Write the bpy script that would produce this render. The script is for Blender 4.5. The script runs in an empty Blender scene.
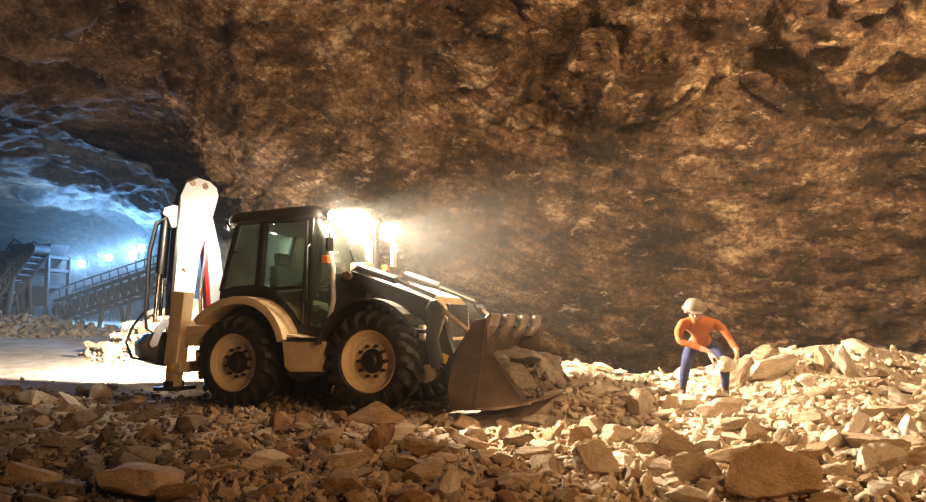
import bpy, bmesh, math, random
import numpy as np
from mathutils import Vector, Matrix, Euler

random.seed(7)
RNG = np.random.default_rng(7)
SC = bpy.context.scene
COL = SC.collection
R = math.radians

# ------------------------------------------------------------------ noise (vectorised Perlin)
_perm = np.random.default_rng(3).permutation(256).astype(np.int64)
_perm = np.concatenate([_perm, _perm, _perm])
_grad = np.random.default_rng(5).normal(size=(256, 3))
_grad /= np.linalg.norm(_grad, axis=1)[:, None]

def perlin(p):
    p = np.asarray(p, float)
    i = np.floor(p).astype(np.int64)
    f = p - i
    i &= 255
    u = f * f * f * (f * (f * 6 - 15) + 10)
    res = np.zeros(len(p))
    for dx in (0, 1):
        wx = u[:, 0] if dx else 1 - u[:, 0]
        for dy in (0, 1):
            wy = u[:, 1] if dy else 1 - u[:, 1]
            for dz in (0, 1):
                wz = u[:, 2] if dz else 1 - u[:, 2]
                h = _perm[_perm[_perm[(i[:, 0] + dx) & 255] + ((i[:, 1] + dy) & 255)] + ((i[:, 2] + dz) & 255)]
                g = _grad[h & 255]
                res += wx * wy * wz * (g[:, 0] * (f[:, 0] - dx) + g[:, 1] * (f[:, 1] - dy) + g[:, 2] * (f[:, 2] - dz))
    return res * 1.5

def fbm(p, octaves=5, gain=0.5):
    s = np.zeros(len(p)); a = 1.0; q = np.array(p, float)
    for _ in range(octaves):
        s += a * perlin(q); q = q * 2.03 + 17.3; a *= gain
    return s

def ridged(p, octaves=4, gain=0.5):
    s = np.zeros(len(p)); a = 1.0; q = np.array(p, float)
    for _ in range(octaves):
        s += a * (1 - np.abs(perlin(q)) * 2.2); q = q * 2.1 + 9.1; a *= gain
    return s

def facets(p, seed=0):
    """broken faces: every cell of a jittered lattice is a plane of its own tilt"""
    rng = np.random.default_rng(seed)
    jit = rng.random((4096, 3)); tilt = rng.normal(size=(4096, 3)); off = rng.normal(size=4096)
    c = np.floor(p).astype(np.int64); best = np.full(len(p), 1e9); out = np.zeros(len(p))
    for dx in (-1, 0, 1):
        for dy in (-1, 0, 1):
            for dz in (-1, 0, 1):
                q = c + np.array([dx, dy, dz])
                h = ((q[:, 0] * 73856093) ^ (q[:, 1] * 19349663) ^ (q[:, 2] * 83492791)) & 4095
                v = p - (q + jit[h])
                d = (v * v).sum(1); k = d < best
                best[k] = d[k]; out[k] = (0.45 * off[h] + (v * tilt[h]).sum(1))[k]
    return out

def sstep(a, b, x):
    t = np.clip((x - a) / (b - a), 0, 1)
    return t * t * (3 - 2 * t)

# ------------------------------------------------------------------ materials
def new_mat(name):
    m = bpy.data.materials.new(name); m.use_nodes = True
    nt = m.node_tree
    b = nt.nodes['Principled BSDF']
    return m, nt, b

def node(nt, typ, **kw):
    n = nt.nodes.new(typ)
    for k, v in kw.items():
        if k in n.inputs: n.inputs[k].default_value = v
        else: setattr(n, k, v)
    return n

def ramp(nt, fac, stops):
    r = nt.nodes.new('ShaderNodeValToRGB')
    el = r.color_ramp.elements
    while len(el) > 1: el.remove(el[-1])
    el[0].position = stops[0][0]; el[0].color = (*stops[0][1], 1)
    for p, c in stops[1:]:
        e = el.new(p); e.color = (*c, 1)
    nt.links.new(fac, r.inputs[0])
    return r.outputs[0]

def coords(nt, scale=(1, 1, 1), rot=(0, 0, 0), kind='Object'):
    tc = nt.nodes.new('ShaderNodeTexCoord')
    mp = nt.nodes.new('ShaderNodeMapping')
    mp.inputs['Scale'].default_value = scale
    mp.inputs['Rotation'].default_value = rot
    nt.links.new(tc.outputs[kind], mp.inputs[0])
    return mp.outputs[0]

def noise_tex(nt, vec, scale, detail=8, rough=0.6, dist=0.0):
    n = node(nt, 'ShaderNodeTexNoise')
    n.inputs['Scale'].default_value = scale; n.inputs['Detail'].default_value = detail
    n.inputs['Roughness'].default_value = rough; n.inputs['Distortion'].default_value = dist
    nt.links.new(vec, n.inputs['Vector'])
    return n.outputs[0]

def mix(nt, fac, a, b, mode='MIX'):
    n = nt.nodes.new('ShaderNodeMix'); n.data_type = 'RGBA'; n.blend_type = mode
    for s, v in ((n.inputs[0], fac), (n.inputs[6], a), (n.inputs[7], b)):
        if hasattr(v, 'node'): nt.links.new(v, s)
        elif isinstance(v, (int, float)): s.default_value = v
        else: s.default_value = (*v, 1)
    return n.outputs[2]

def math_n(nt, op, a, b=None, clamp=False):
    n = nt.nodes.new('ShaderNodeMath'); n.operation = op; n.use_clamp = clamp
    for s, v in ((n.inputs[0], a), (n.inputs[1], b)):
        if v is None: continue
        if hasattr(v, 'node'): nt.links.new(v, s)
        else: s.default_value = v
    return n.outputs[0]

def bump(nt, bsdf, height, strength=0.5, dist=0.05):
    b = node(nt, 'ShaderNodeBump')
    b.inputs['Strength'].default_value = strength; b.inputs['Distance'].default_value = dist
    nt.links.new(height, b.inputs['Height']); nt.links.new(b.outputs[0], bsdf.inputs['Normal'])

def rock_face_mat(name, dark, mid, tan, pale, strata=(1, 1, 2.6), rot=(0.25, 0.25, 0), scratch=0.62, bedding=False):
    m, nt, b = new_mat(name)
    co = coords(nt); st = coords(nt, strata, rot); s2 = coords(nt, (0.8, 0.8, 1.5), (0.5, -0.5, 0.3))
    n1 = noise_tex(nt, co, 0.45, 12, 0.66, 0.4)
    n2 = noise_tex(nt, s2, 1.7, 14, 0.72, 0.25)
    n3 = noise_tex(nt, co, 11.0, 8, 0.75)
    n5 = noise_tex(nt, st, 0.9, 12, 0.72, 0.7)
    s = math_n(nt, 'MULTIPLY', n1, 0.34)
    s = math_n(nt, 'ADD', s, math_n(nt, 'MULTIPLY', n2, 0.26))
    s = math_n(nt, 'ADD', s, math_n(nt, 'MULTIPLY', n5, 0.18))
    s = math_n(nt, 'ADD', s, math_n(nt, 'MULTIPLY', n3, 0.22))
    c = ramp(nt, s, [(0.42, dark), (0.48, mid), (0.53, tan), (0.585, pale)])
    # pale flakes where the face is freshly broken
    n4 = noise_tex(nt, s2, 2.6, 14, 0.76, 0.2)
    fl = ramp(nt, n4, [(scratch - 0.05, (0, 0, 0)), (scratch + .01, (1, 1, 1))])
    c = mix(nt, math_n(nt, 'MULTIPLY', fl, 0.8), c, pale)
    # soot-dark veins and cracks
    rg = math_n(nt, 'ABSOLUTE', math_n(nt, 'SUBTRACT', noise_tex(nt, st, 0.8, 8, 0.6, 1.8), 0.5))
    cr = ramp(nt, rg, [(0.0, (0.25, 0.25, 0.25)), (0.012, (1, 1, 1))])
    c = mix(nt, 0.7, c, cr, 'MULTIPLY')
    rg2 = math_n(nt, 'ABSOLUTE', math_n(nt, 'SUBTRACT', noise_tex(nt, s2, 2.1, 8, 0.62, 1.2), 0.5))
    cr2 = ramp(nt, rg2, [(0.0, (0.35, 0.35, 0.35)), (0.014, (1, 1, 1))])
    c = mix(nt, 0.55, c, cr2, 'MULTIPLY')
    if bedding:                       # thin bowed bedding seams, darker than the rock between them
        sx = nt.nodes.new('ShaderNodeSeparateXYZ'); nt.links.new(co, sx.inputs[0])
        q = math_n(nt, 'SUBTRACT', 8.0, sx.outputs[0]); q = math_n(nt, 'MULTIPLY', math_n(nt, 'MULTIPLY', q, q), 0.03)
        q = math_n(nt, 'MULTIPLY', math_n(nt, 'SUBTRACT', sx.outputs[2], q), 4.8)
        q = math_n(nt, 'ADD', q, math_n(nt, 'MULTIPLY', noise_tex(nt, co, 0.6, 8, 0.62, 0.3), 3.2))
        q = math_n(nt, 'FRACT', q)
        ln_ = ramp(nt, q, [(0.0, (0.2, 0.2, 0.2)), (0.06, (0.35, 0.35, 0.35)), (0.14, (1, 1, 1)), (0.9, (1, 1, 1)), (1.0, (0.2, 0.2, 0.2))])
        mk_ = ramp(nt, noise_tex(nt, co, 0.35, 5, 0.6), [(0.42, (0, 0, 0)), (0.56, (1, 1, 1))])
        c = mix(nt, math_n(nt, 'MULTIPLY', mk_, 0.75), c, mix(nt, 1.0, c, ln_, 'MULTIPLY'))
    nt.links.new(c, b.inputs['Base Color'])
    b.inputs['Roughness'].default_value = 0.8
    b.inputs['Specular IOR Level'].default_value = 0.3
    h = math_n(nt, 'ADD', math_n(nt, 'MULTIPLY', n2, 0.8), math_n(nt, 'MULTIPLY', n3, 0.42))
    h = math_n(nt, 'ADD', h, math_n(nt, 'MULTIPLY', n4, 0.4))
    h = math_n(nt, 'ADD', h, math_n(nt, 'MULTIPLY', n5, 0.5))
    h = math_n(nt, 'ADD', h, math_n(nt, 'MULTIPLY', cr, 0.10))
    bump(nt, b, h, 0.9, 0.2)
    return m

def stone_mat(name, dark, mid, light, varies=0.35, scale=2.2, kind='Generated'):
    m, nt, b = new_mat(name)
    co = coords(nt, kind=kind)
    oi = node(nt, 'ShaderNodeObjectInfo')
    off = node(nt, 'ShaderNodeVectorMath'); off.operation = 'ADD'
    sc = math_n(nt, 'MULTIPLY', oi.outputs['Random'], 50.0)
    nt.links.new(co, off.inputs[0]); nt.links.new(sc, off.inputs[1])
    vec = off.outputs[0]
    n1 = noise_tex(nt, vec, scale, 8, 0.65, 0.5); n2 = noise_tex(nt, vec, scale * 7, 6, 0.7)
    s = math_n(nt, 'ADD', math_n(nt, 'MULTIPLY', n1, 0.65), math_n(nt, 'MULTIPLY', n2, 0.35))
    r = math_n(nt, 'MULTIPLY', math_n(nt, 'SUBTRACT', oi.outputs['Random'], 0.5), varies)
    s = math_n(nt, 'ADD', s, r)
    c = ramp(nt, s, [(0.30, dark), (0.5, mid), (0.68, light)])
    nt.links.new(c, b.inputs['Base Color'])
    b.inputs['Roughness'].default_value = 0.9; b.inputs['Specular IOR Level'].default_value = 0.2
    bump(nt, b, math_n(nt, 'ADD', n1, math_n(nt, 'MULTIPLY', n2, 0.5)), 0.9, 0.06)
    return m

def plain(name, col, rough=0.5, metal=0.0, spec=0.5, dirt=None, dirt_amt=0.5, scale=6.0, bmp=0.0):
    m, nt, b = new_mat(name)
    b.inputs['Roughness'].default_value = rough; b.inputs['Metallic'].default_value = metal
    b.inputs['Specular IOR Level'].default_value = spec
    n = noise_tex(nt, coords(nt), scale, 8, 0.65, 0.4)
    d = dirt or tuple(c * 0.6 for c in col)
    f = ramp(nt, n, [(0.42, (0, 0, 0)), (0.68, (1, 1, 1))])
    c = mix(nt, math_n(nt, 'MULTIPLY', f, dirt_amt), col, d)
    nt.links.new(c, b.inputs['Base Color'])
    rr = math_n(nt, 'ADD', math_n(nt, 'MULTIPLY', f, 0.3 * dirt_amt), rough, True)
    nt.links.new(rr, b.inputs['Roughness'])
    if bmp: bump(nt, b, n, bmp, 0.01)
    return m

def emit(name, col, strength):
    m, nt, b = new_mat(name)
    b.inputs['Base Color'].default_value = (*col, 1)
    b.inputs['Emission Color'].default_value = (*col, 1)
    b.inputs['Emission Strength'].default_value = strength
    return m

M = {}
M['wall'] = rock_face_mat('rock_wall', (0.014, 0.008, 0.004), (0.072, 0.038, 0.017), (0.215, 0.122, 0.058), (0.60, 0.43, 0.26), bedding=True)
M['ceiling'] = rock_face_mat('rock_ceiling', (0.035, 0.022, 0.013), (0.12, 0.075, 0.045), (0.24, 0.16, 0.1), (0.5, 0.4, 0.3), (1, 1, 3), (0.1, 0.2, 0.5), 0.68)
M['tunnel'] = rock_face_mat('rock_tunnel', (0.06, 0.06, 0.06), (0.18, 0.18, 0.18), (0.32, 0.31, 0.3), (0.5, 0.5, 0.5))
M['floor'] = stone_mat('ground_dust', (0.16, 0.12, 0.08), (0.36, 0.28, 0.2), (0.52, 0.43, 0.33), 0.0, 1.2, 'Object')
M['stone'] = stone_mat('broken_stone', (0.2, 0.135, 0.08), (0.42, 0.30, 0.19), (0.60, 0.48, 0.34))
M['stone_brown'] = stone_mat('brown_stone', (0.14, 0.08, 0.04), (0.32, 0.2, 0.105), (0.46, 0.32, 0.19), 0.2)
M['stone_pale'] = stone_mat('pale_stone', (0.32, 0.25, 0.17), (0.56, 0.46, 0.34), (0.72, 0.64, 0.52), 0.2)
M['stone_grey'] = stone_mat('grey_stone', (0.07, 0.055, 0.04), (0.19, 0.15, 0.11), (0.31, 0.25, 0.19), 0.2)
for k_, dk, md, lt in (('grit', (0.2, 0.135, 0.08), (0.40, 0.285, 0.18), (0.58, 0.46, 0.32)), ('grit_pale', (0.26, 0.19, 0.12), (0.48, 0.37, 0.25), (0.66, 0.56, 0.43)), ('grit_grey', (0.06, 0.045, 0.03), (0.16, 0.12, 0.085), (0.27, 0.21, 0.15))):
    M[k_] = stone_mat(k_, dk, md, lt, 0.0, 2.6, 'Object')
M['cream'] = plain('cream_paint', (0.72, 0.55, 0.33), 0.42, 0, 0.5, (0.36, 0.25, 0.14), 0.55, 3.0)
M['white'] = plain('white_paint', (0.74, 0.72, 0.68), 0.4, 0, 0.5, (0.45, 0.4, 0.34), 0.5, 4.0)
M['black'] = plain('black_paint', (0.010, 0.009, 0.008), 0.38, 0, 0.5, (0.035, 0.026, 0.018), 0.45, 5.0)
M['grey'] = plain('charcoal_paint', (0.028, 0.025, 0.022), 0.4, 0, 0.5, (0.07, 0.05, 0.035), 0.5, 5.0)
M['rubber'] = plain('tyre_rubber', (0.010, 0.009, 0.008), 0.6, 0, 0.4, (0.06, 0.045, 0.03), 0.5, 5.0, 0.3)
M['steel'] = plain('worn_steel', (0.3, 0.24, 0.18), 0.42, 0.55, 0.5, (0.16, 0.08, 0.035), 0.85, 4.0, 0.25)
M['plate'] = plain('bucket_plate', (0.065, 0.04, 0.022), 0.4, 0.25, 0.5, (0.17, 0.11, 0.055), 0.6, 3.0, 0.2)
M['chrome'] = plain('chrome', (0.75, 0.74, 0.72), 0.16, 1.0, 0.5, None, 0.2)
M['red'] = plain('red_paint', (0.45, 0.02, 0.015), 0.4)
M['orange'] = plain('orange_lens', (0.8, 0.25, 0.03), 0.25)
M['seat'] = plain('seat_vinyl', (0.02, 0.019, 0.018), 0.6)
M['hose'] = plain('hose_rubber', (0.012, 0.012, 0.012), 0.5)
M['sticker'] = plain('yellow_sticker', (0.8, 0.5, 0.05), 0.5)
M['conveyor'] = plain('conveyor_steel', (0.03, 0.034, 0.04), 0.65, 0.1, 0.4, (0.05, 0.05, 0.05), 0.5)
M['belt'] = plain('conveyor_belt', (0.03, 0.03, 0.032), 0.8)
M['sand'] = stone_mat('sand_heap', (0.4, 0.38, 0.35), (0.55, 0.53, 0.5), (0.66, 0.64, 0.6), 0.0, 2.0, 'Object')
M['shirt'] = plain('orange_shirt', (0.36, 0.11, 0.035), 0.85, 0, 0.2, (0.25, 0.08, 0.03), 0.5)
M['trousers'] = plain('blue_trousers', (0.04, 0.045, 0.10), 0.85, 0, 0.2)
M['skin'] = plain('skin', (0.52, 0.28, 0.18), 0.55)
M['boot'] = plain('brown_boot', (0.06, 0.035, 0.02), 0.6)
M['hat'] = plain('tan_helmet', (0.2, 0.155, 0.11), 0.6)
M['hair'] = plain('dark_hair', (0.03, 0.02, 0.014), 0.7)
M['lens_front'] = emit('lit_lens_warm', (1.0, 0.86, 0.66), 420.0)
M['lens_rear'] = emit('lit_lens_white', (1.0, 0.93, 0.84), 60.0)
M['lens_blue'] = emit('lit_lens_cold', (0.55, 0.8, 1.0), 900.0)
m, nt, b = new_mat('cab_glass')
b.inputs['Base Color'].default_value = (0.72, 0.86, 0.8, 1); b.inputs['Roughness'].default_value = 0.03
b.inputs['Transmission Weight'].default_value = 0.0; b.inputs['IOR'].default_value = 1.45
tr = nt.nodes.new('ShaderNodeBsdfTransparent'); tr.inputs[0].default_value = (0.78, 0.9, 0.85, 1)
gl = nt.nodes.new('ShaderNodeBsdfGlossy'); gl.inputs['Roughness'].default_value = 0.04
fr = nt.nodes.new('ShaderNodeFresnel'); fr.inputs[0].default_value = 1.6
ms = nt.nodes.new('ShaderNodeMixShader')
nt.links.new(fr.outputs[0], ms.inputs[0]); nt.links.new(tr.outputs[0], ms.inputs[1]); nt.links.new(gl.outputs[0], ms.inputs[2])
# a film of dust on the panes
df = nt.nodes.new('ShaderNodeBsdfDiffuse'); df.inputs[0].default_value = (0.55, 0.5, 0.42, 1)
tl = nt.nodes.new('ShaderNodeBsdfTranslucent'); tl.inputs[0].default_value = (0.6, 0.62, 0.54, 1)
md = nt.nodes.new('ShaderNodeMixShader'); md.inputs[0].default_value = 0.6
nt.links.new(df.outputs[0], md.inputs[1]); nt.links.new(tl.outputs[0], md.inputs[2])
m2 = nt.nodes.new('ShaderNodeMixShader')
dn = noise_tex(nt, coords(nt), 3.0, 6, 0.6)
nt.links.new(math_n(nt, 'MULTIPLY', dn, 0.3), m2.inputs[0]); nt.links.new(ms.outputs[0], m2.inputs[1]); nt.links.new(md.outputs[0], m2.inputs[2])
nt.links.new(m2.outputs[0], nt.nodes['Material Output'].inputs['Surface'])
M['glass'] = m

# ------------------------------------------------------------------ object helpers
def link(name, me, mat=None, parent=None, smooth=None):
    o = bpy.data.objects.new(name, me); COL.objects.link(o)
    if mat is not None and not me.materials: me.materials.append(mat)
    if parent is not None: o.parent = parent
    if smooth is not None:
        me.polygons.foreach_set('use_smooth', [True] * len(me.polygons))
        me.set_sharp_from_angle(angle=R(smooth))
    return o

def tag(o, label=None, cat=None, group=None, kind=None):
    if label: o['label'] = label
    if cat: o['category'] = cat
    if group: o['group'] = group
    if kind: o['kind'] = kind
    return o

def empty(name, loc=(0, 0, 0), rot=(0, 0, 0)):
    o = bpy.data.objects.new(name, None); COL.objects.link(o)
    o.location = loc; o.rotation_euler = rot; o.empty_display_size = 0.2
    return o

class MB:
    """collects bevelled boxes, prisms, tubes, lathes into one mesh"""
    def __init__(self): self.bm = bmesh.new()
    def _merge(self, b):
        me = bpy.data.meshes.new('tmp'); b.to_mesh(me); b.free(); self.bm.from_mesh(me); bpy.data.meshes.remove(me)
    def box(self, c, s, rot=None, bev=0.015, seg=2):
        b = bmesh.new(); bmesh.ops.create_cube(b, size=1)
        bmesh.ops.scale(b, vec=s, verts=b.verts)
        if bev: bmesh.ops.bevel(b, geom=b.edges[:], offset=min(bev, min(s) * 0.45), segments=seg, affect='EDGES', profile=0.7)
        mt = Matrix.Translation(c) @ (Euler(rot).to_matrix().to_4x4() if rot is not None else Matrix())
        bmesh.ops.transform(b, matrix=mt, verts=b.verts); self._merge(b); return self
    def prism(self, poly, y0, y1, bev=0.012, seg=2, axis='Y', mat=None):
        """polygon in (x,z) extruded along y (or given 3d frame matrix mat: x,y->poly plane, z->depth)"""
        b = bmesh.new()
        n = len(poly)
        if mat is None:
            va = [b.verts.new((p[0], y0, p[1])) for p in poly]; vb = [b.verts.new((p[0], y1, p[1])) for p in poly]
        else:
            va = [b.verts.new(mat @ Vector((p[0], p[1], y0))) for p in poly]; vb = [b.verts.new(mat @ Vector((p[0], p[1], y1))) for p in poly]
        b.faces.new(va); b.faces.new(vb[::-1])
        for i in range(n): b.faces.new((va[i], vb[i], vb[(i + 1) % n], va[(i + 1) % n]))
        bmesh.ops.recalc_face_normals(b, faces=b.faces)
        if bev: bmesh.ops.bevel(b, geom=b.edges[:], offset=bev, segments=seg, affect='EDGES', profile=0.7)
        self._merge(b); return self
    def tube(self, pts, r, seg=10, cap=True, radii=None):
        pts = [Vector(p) for p in pts]
        b = bmesh.new(); rings = []
        up = None
        for i, p in enumerate(pts):
            a = pts[max(i - 1, 0)]; c = pts[min(i + 1, len(pts) - 1)]
            t = (c - a).normalized()
            if up is None:
                up = t.orthogonal().normalized()
            else:
                up = (up - t * up.dot(t)).normalized()
            sd = t.cross(up)
            rr = radii[i] if radii else r
            rings.append([b.verts.new(p + (up * math.cos(2 * math.pi * k / seg) + sd * math.sin(2 * math.pi * k / seg)) * rr) for k in range(seg)])
        for i in range(len(rings) - 1):
            for k in range(seg):
                b.faces.new((rings[i][k], rings[i][(k + 1) % seg], rings[i + 1][(k + 1) % seg], rings[i + 1][k]))
        if cap:
            b.faces.new(rings[0][::-1]); b.faces.new(rings[-1])
        bmesh.ops.recalc_face_normals(b, faces=b.faces)
        self._merge(b); return self
    def lathe(self, prof, centre, axis='Y', seg=48, mat=None, cap=True):
        """prof: (along-axis, radius)"""
        b = bmesh.new(); rings = []
        for a, r in prof:
            ring = []
            for k in range(seg):
                t = 2 * math.pi * k / seg
                if axis == 'Y': v = Vector((r * math.cos(t), a, r * math.sin(t)))
                elif axis == 'X': v = Vector((a, r * math.cos(t), r * math.sin(t)))
                else: v = Vector((r * math.cos(t), r * math.sin(t), a))
                if mat is not None: v = mat @ v
                ring.append(b.verts.new(v + Vector(centre)))
            rings.append(ring)
        for i in range(len(rings) - 1):
            for k in range(seg):
                b.faces.new((rings[i][k], rings[i][(k + 1) % seg], rings[i + 1][(k + 1) % seg], rings[i + 1][k]))
        if cap and prof[0][1] > 1e-4: b.faces.new(rings[0][::-1])
        if cap and prof[-1][1] > 1e-4: b.faces.new(rings[-1])
        bmesh.ops.remove_doubles(b, verts=b.verts, dist=1e-5)
        bmesh.ops.recalc_face_normals(b, faces=b.faces)
        self._merge(b); return self
    def cyl(self, p0, p1, r, seg=16): return self.tube([p0, p1], r, seg)
    def build(self, name, mat, parent=None, smooth=38):
        me = bpy.data.meshes.new(name); self.bm.to_mesh(me); self.bm.free()
        return link(name, me, mat, parent, smooth)

# ------------------------------------------------------------------ camera
FPX = 700.0; CAMH = 1.55; PITCH = math.atan(49 / FPX)
cam = bpy.data.cameras.new('camera'); co = bpy.data.objects.new('camera', cam); COL.objects.link(co)
cam.sensor_width = 36.0; cam.lens = FPX / 926 * 36.0; cam.clip_start = 0.05; cam.clip_end = 300
co.location = (0, 0, CAMH); co.rotation_euler = (math.pi / 2 + PITCH, 0, 0)
SC.camera = co

def ray(px, py):
    x = (px - 463) / FPX; y = (251 - py) / FPX
    return np.array([x, math.cos(PITCH) - y * math.sin(PITCH), math.sin(PITCH) + y * math.cos(PITCH)])

# ------------------------------------------------------------------ terrain
def gauss(x, y, cx, cy, sx, sy): return np.exp(-((x - cx) / sx) ** 2 - ((y - cy) / sy) ** 2)

def ground_h(x, y):
    x = np.asarray(x, float); y = np.asarray(y, float)
    p = np.stack([x, y, np.zeros_like(x)], 1)
    rub = sstep(11.2, 9.3, y + 0.12 * np.abs(x + 1.5) * (x < -1.5)) * sstep(1.0, 4.0, y)      # foreground rubble apron
    h = 0.10 * rub * sstep(9.6, 7.0, y)
    h = h + 0.10 * rub * fbm(p * 0.9, 4)
    h = h + 0.80 * gauss(x, y, 6.0, 11.0, 3.0, 1.5) + 0.28 * gauss(x, y, 4.5, 8.2, 2.6, 2.0)     # heap along the right wall
    h = h + 0.45 * gauss(x, y, 1.6, 11.6, 1.0, 1.2) + 0.30 * gauss(x, y, 3.2, 5.0, 1.6, 1.2)
    h = h + 0.30 * gauss(x, y, 1.15, 9.1, 0.8, 0.8)                                               # heap in front of the bucket
    h = h + 1.6 * gauss(x, y, -7.0, 19.6, 1.55, 2.4) + 0.45 * gauss(x, y, -8.7, 18.6, 0.9, 1.0)    # pile behind the machine
    h = h + 0.8 * gauss(x, y, -20.2, 30, 3.0, 2.6)                                               # dark pile by the crusher
    h = h + 0.03 * np.clip(y - 25, 0, None)
    h = h + 0.03 * fbm(p * 0.5 + 4, 4)
    return h

def gh(x, y): return float(ground_h(np.array([x]), np.array([y]))[0])

_HX = np.arange(-16, 16.01, 0.1); _HY = np.arange(1, 26.01, 0.1)
_ga, _gb = np.meshgrid(_HX, _HY, indexing='ij')
_HF = ground_h(_ga.ravel(), _gb.ravel()).reshape(_ga.shape)
def hf(x, y):
    u = np.clip((x + 16) / 0.1, 0, len(_HX) - 1.001); v = np.clip((y - 1) / 0.1, 0, len(_HY) - 1.001)
    i = u.astype(int); j = v.astype(int); a = u - i; c = v - j
    return _HF[i, j] * (1 - a) * (1 - c) + _HF[i + 1, j] * a * (1 - c) + _HF[i, j + 1] * (1 - a) * c + _HF[i + 1, j + 1] * a * c
_T = np.linspace(2.0, 26, 1600)
def hit(px, py):
    """where the sight line of a picture point meets the ground"""
    r = ray(px, py)
    X = r[0] * _T; Y = r[1] * _T
    i = int(np.argmax(CAMH + r[2] * _T < hf(X, Y)))
    return X[i], Y[i]

def grid_mesh(name, P, nu, nv, mat, smooth=True):
    me = bpy.data.meshes.new(name)
    idx = np.arange(nu * nv).reshape(nu, nv)
    q = np.stack([idx[:-1, :-1], idx[1:, :-1], idx[1:, 1:], idx[:-1, 1:]], -1).reshape(-1, 4)
    me.vertices.add(len(P)); me.vertices.foreach_set('co', P.astype(np.float32).ravel())
    me.loops.add(q.size); me.loops.foreach_set('vertex_index', q.ravel().astype(np.int32))
    me.polygons.add(len(q)); me.polygons.foreach_set('loop_start', np.arange(0, q.size, 4, dtype=np.int32))
    me.polygons.foreach_set('use_smooth', [smooth] * len(q))
    me.update(calc_edges=True); me.validate()
    o = link(name, me, mat)
    return o

def grid_normals(P, nu, nv):
    G = P.reshape(nu, nv, 3)
    du = np.gradient(G, axis=0); dv = np.gradient(G, axis=1)
    n = np.cross(du, dv); n /= np.linalg.norm(n, axis=2)[..., None] + 1e-9
    return n.reshape(-1, 3)

# floor
ys = np.concatenate([np.arange(-4, 2.5, 0.4), np.arange(2.5, 15, 0.06), np.arange(15, 26, 0.15), np.arange(26, 74, 0.6)])
xs = np.concatenate([np.arange(-42, -14, 0.5), np.arange(-14, -7, 0.12), np.arange(-7, 9, 0.06), np.arange(9, 20, 0.5)])
gx, gy = np.meshgrid(xs, ys, indexing='ij'); gx = gx.ravel(); gy = gy.ravel()
gz = ground_h(gx, gy)
pp = np.stack([gx, gy, gz * 0], 1)
gz = gz + 0.022 * fbm(pp * 3.1, 4) + 0.012 * fbm(pp * 9, 3)
floor = grid_mesh('floor', np.stack([gx, gy, gz], 1), len(xs), len(ys), M['floor'])
tag(floor, 'dusty mine floor strewn with broken stone', 'floor', kind='structure')

# ------------------------------------------------------------------ cave walls
def catmull(pts, step):
    pts = np.array(pts, float); out = []
    n = len(pts)
    for i in range(n - 1):
        p0 = pts[max(i - 1, 0)]; p1 = pts[i]; p2 = pts[i + 1]; p3 = pts[min(i + 2, n - 1)]
        L = np.linalg.norm(p2 - p1); k = max(2, int(L / step))
        for t in np.linspace(0, 1, k, endpoint=False):
            out.append(0.5 * ((2 * p1) + (-p0 + p2) * t + (2 * p0 - 5 * p1 + 4 * p2 - p3) * t * t + (-p0 + 3 * p1 - 3 * p2 + p3) * t ** 3))
    out.append(pts[-1]); return np.array(out)

def wall_sheet(name, path, prof, step_u, step_v, mat, disp, inward=1, label=None):
    c = catmull(path, step_u)
    t = np.gradient(c, axis=0)
    for _ in range(12): t[1:-1] = (t[:-2] + t[1:-1] * 2 + t[2:]) / 4
    t /= np.linalg.norm(t, axis=1)[:, None]
    nrm = np.stack([t[:, 1], -t[:, 0]], 1) * inward
    pr = catmull(prof, step_v)
    nu, nv = len(c), len(pr)
    P = np.zeros((nu, nv, 3))
    P[:, :, :2] = c[:, None, :] + nrm[:, None, :] * pr[None, :, :1]
    P[:, :, 2] = pr[None, :, 1]
    P = P.reshape(-1, 3)
    N = grid_normals(P, nu, nv)
    # make normals face the room
    ref = np.concatenate([np.repeat(nrm, nv, 0), np.full((nu * nv, 1), -0.3)], 1)
    N *= np.sign((N * ref).sum(1))[:, None]
    P = P + N * disp(P)[:, None]
    return tag(grid_mesh(name, P, nu, nv, mat), label, 'wall', kind='structure')

def disp_wall(P):
    w = P + 0.5 * np.stack([fbm(P * 0.35 + k, 3) for k in (0, 31, 67)], 1)
    d = 0.42 * fbm(w * 0.32, 4) + 0.16 * (ridged(w * np.array([0.8, 0.8, 1.3]), 4) - 1.0)
    # bedding: leaning ledges that bow across the face
    s = (P[:, 2] - 0.03 * (8 - P[:, 0]) ** 2) * 2.4 + 0.35 * fbm(P * 0.5, 4)
    saw = s - np.floor(s)
    m = sstep(-0.25, 0.2, fbm(P * 0.3 + 50, 3)) * sstep(0.0, 2.0, P[:, 0]) * sstep(5.2, 3.6, P[:, 2])
    d += m * 0.13 * (sstep(0.0, 0.8, saw) - sstep(0.8, 1.0, saw))
    d += 0.05 * (ridged(w * 2.6, 3) - 1) + 0.025 * fbm(P * 7, 3)
    # broken blocks high up
    hi = sstep(3.6, 6.0, P[:, 2]) * sstep(-3, 2, P[:, 0])
    bl = perlin(w * np.array([0.55, 0.9, 0.9]) + 20)
    fw = P + 0.25 * np.stack([fbm(P * 0.9 + k, 4) for k in (5, 47, 93)], 1)
    fm = 0.35 + 0.65 * sstep(-0.2, 0.4, fbm(P * 0.22 + 8, 3))
    d += fm * (0.11 * facets(fw * np.array([0.8, 0.8, 1.15]), 1) + 0.045 * facets(fw * np.array([2.1, 2.1, 2.9]), 2) + 0.018 * facets(fw * 5.2, 3))
    d += hi * 0.7 * (sstep(-0.05, 0.02, bl) - 0.5) + hi * 0.32 * (sstep(-0.03, 0.03, perlin(w * 1.5 + 80)) - 0.5)
    return d

def disp_tunnel(P): return 0.8 * fbm(P * 0.16, 3) + 0.45 * fbm(P * 0.5 + 9, 6, .6) + 0.07 * fbm(P * 2.2, 3)

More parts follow.
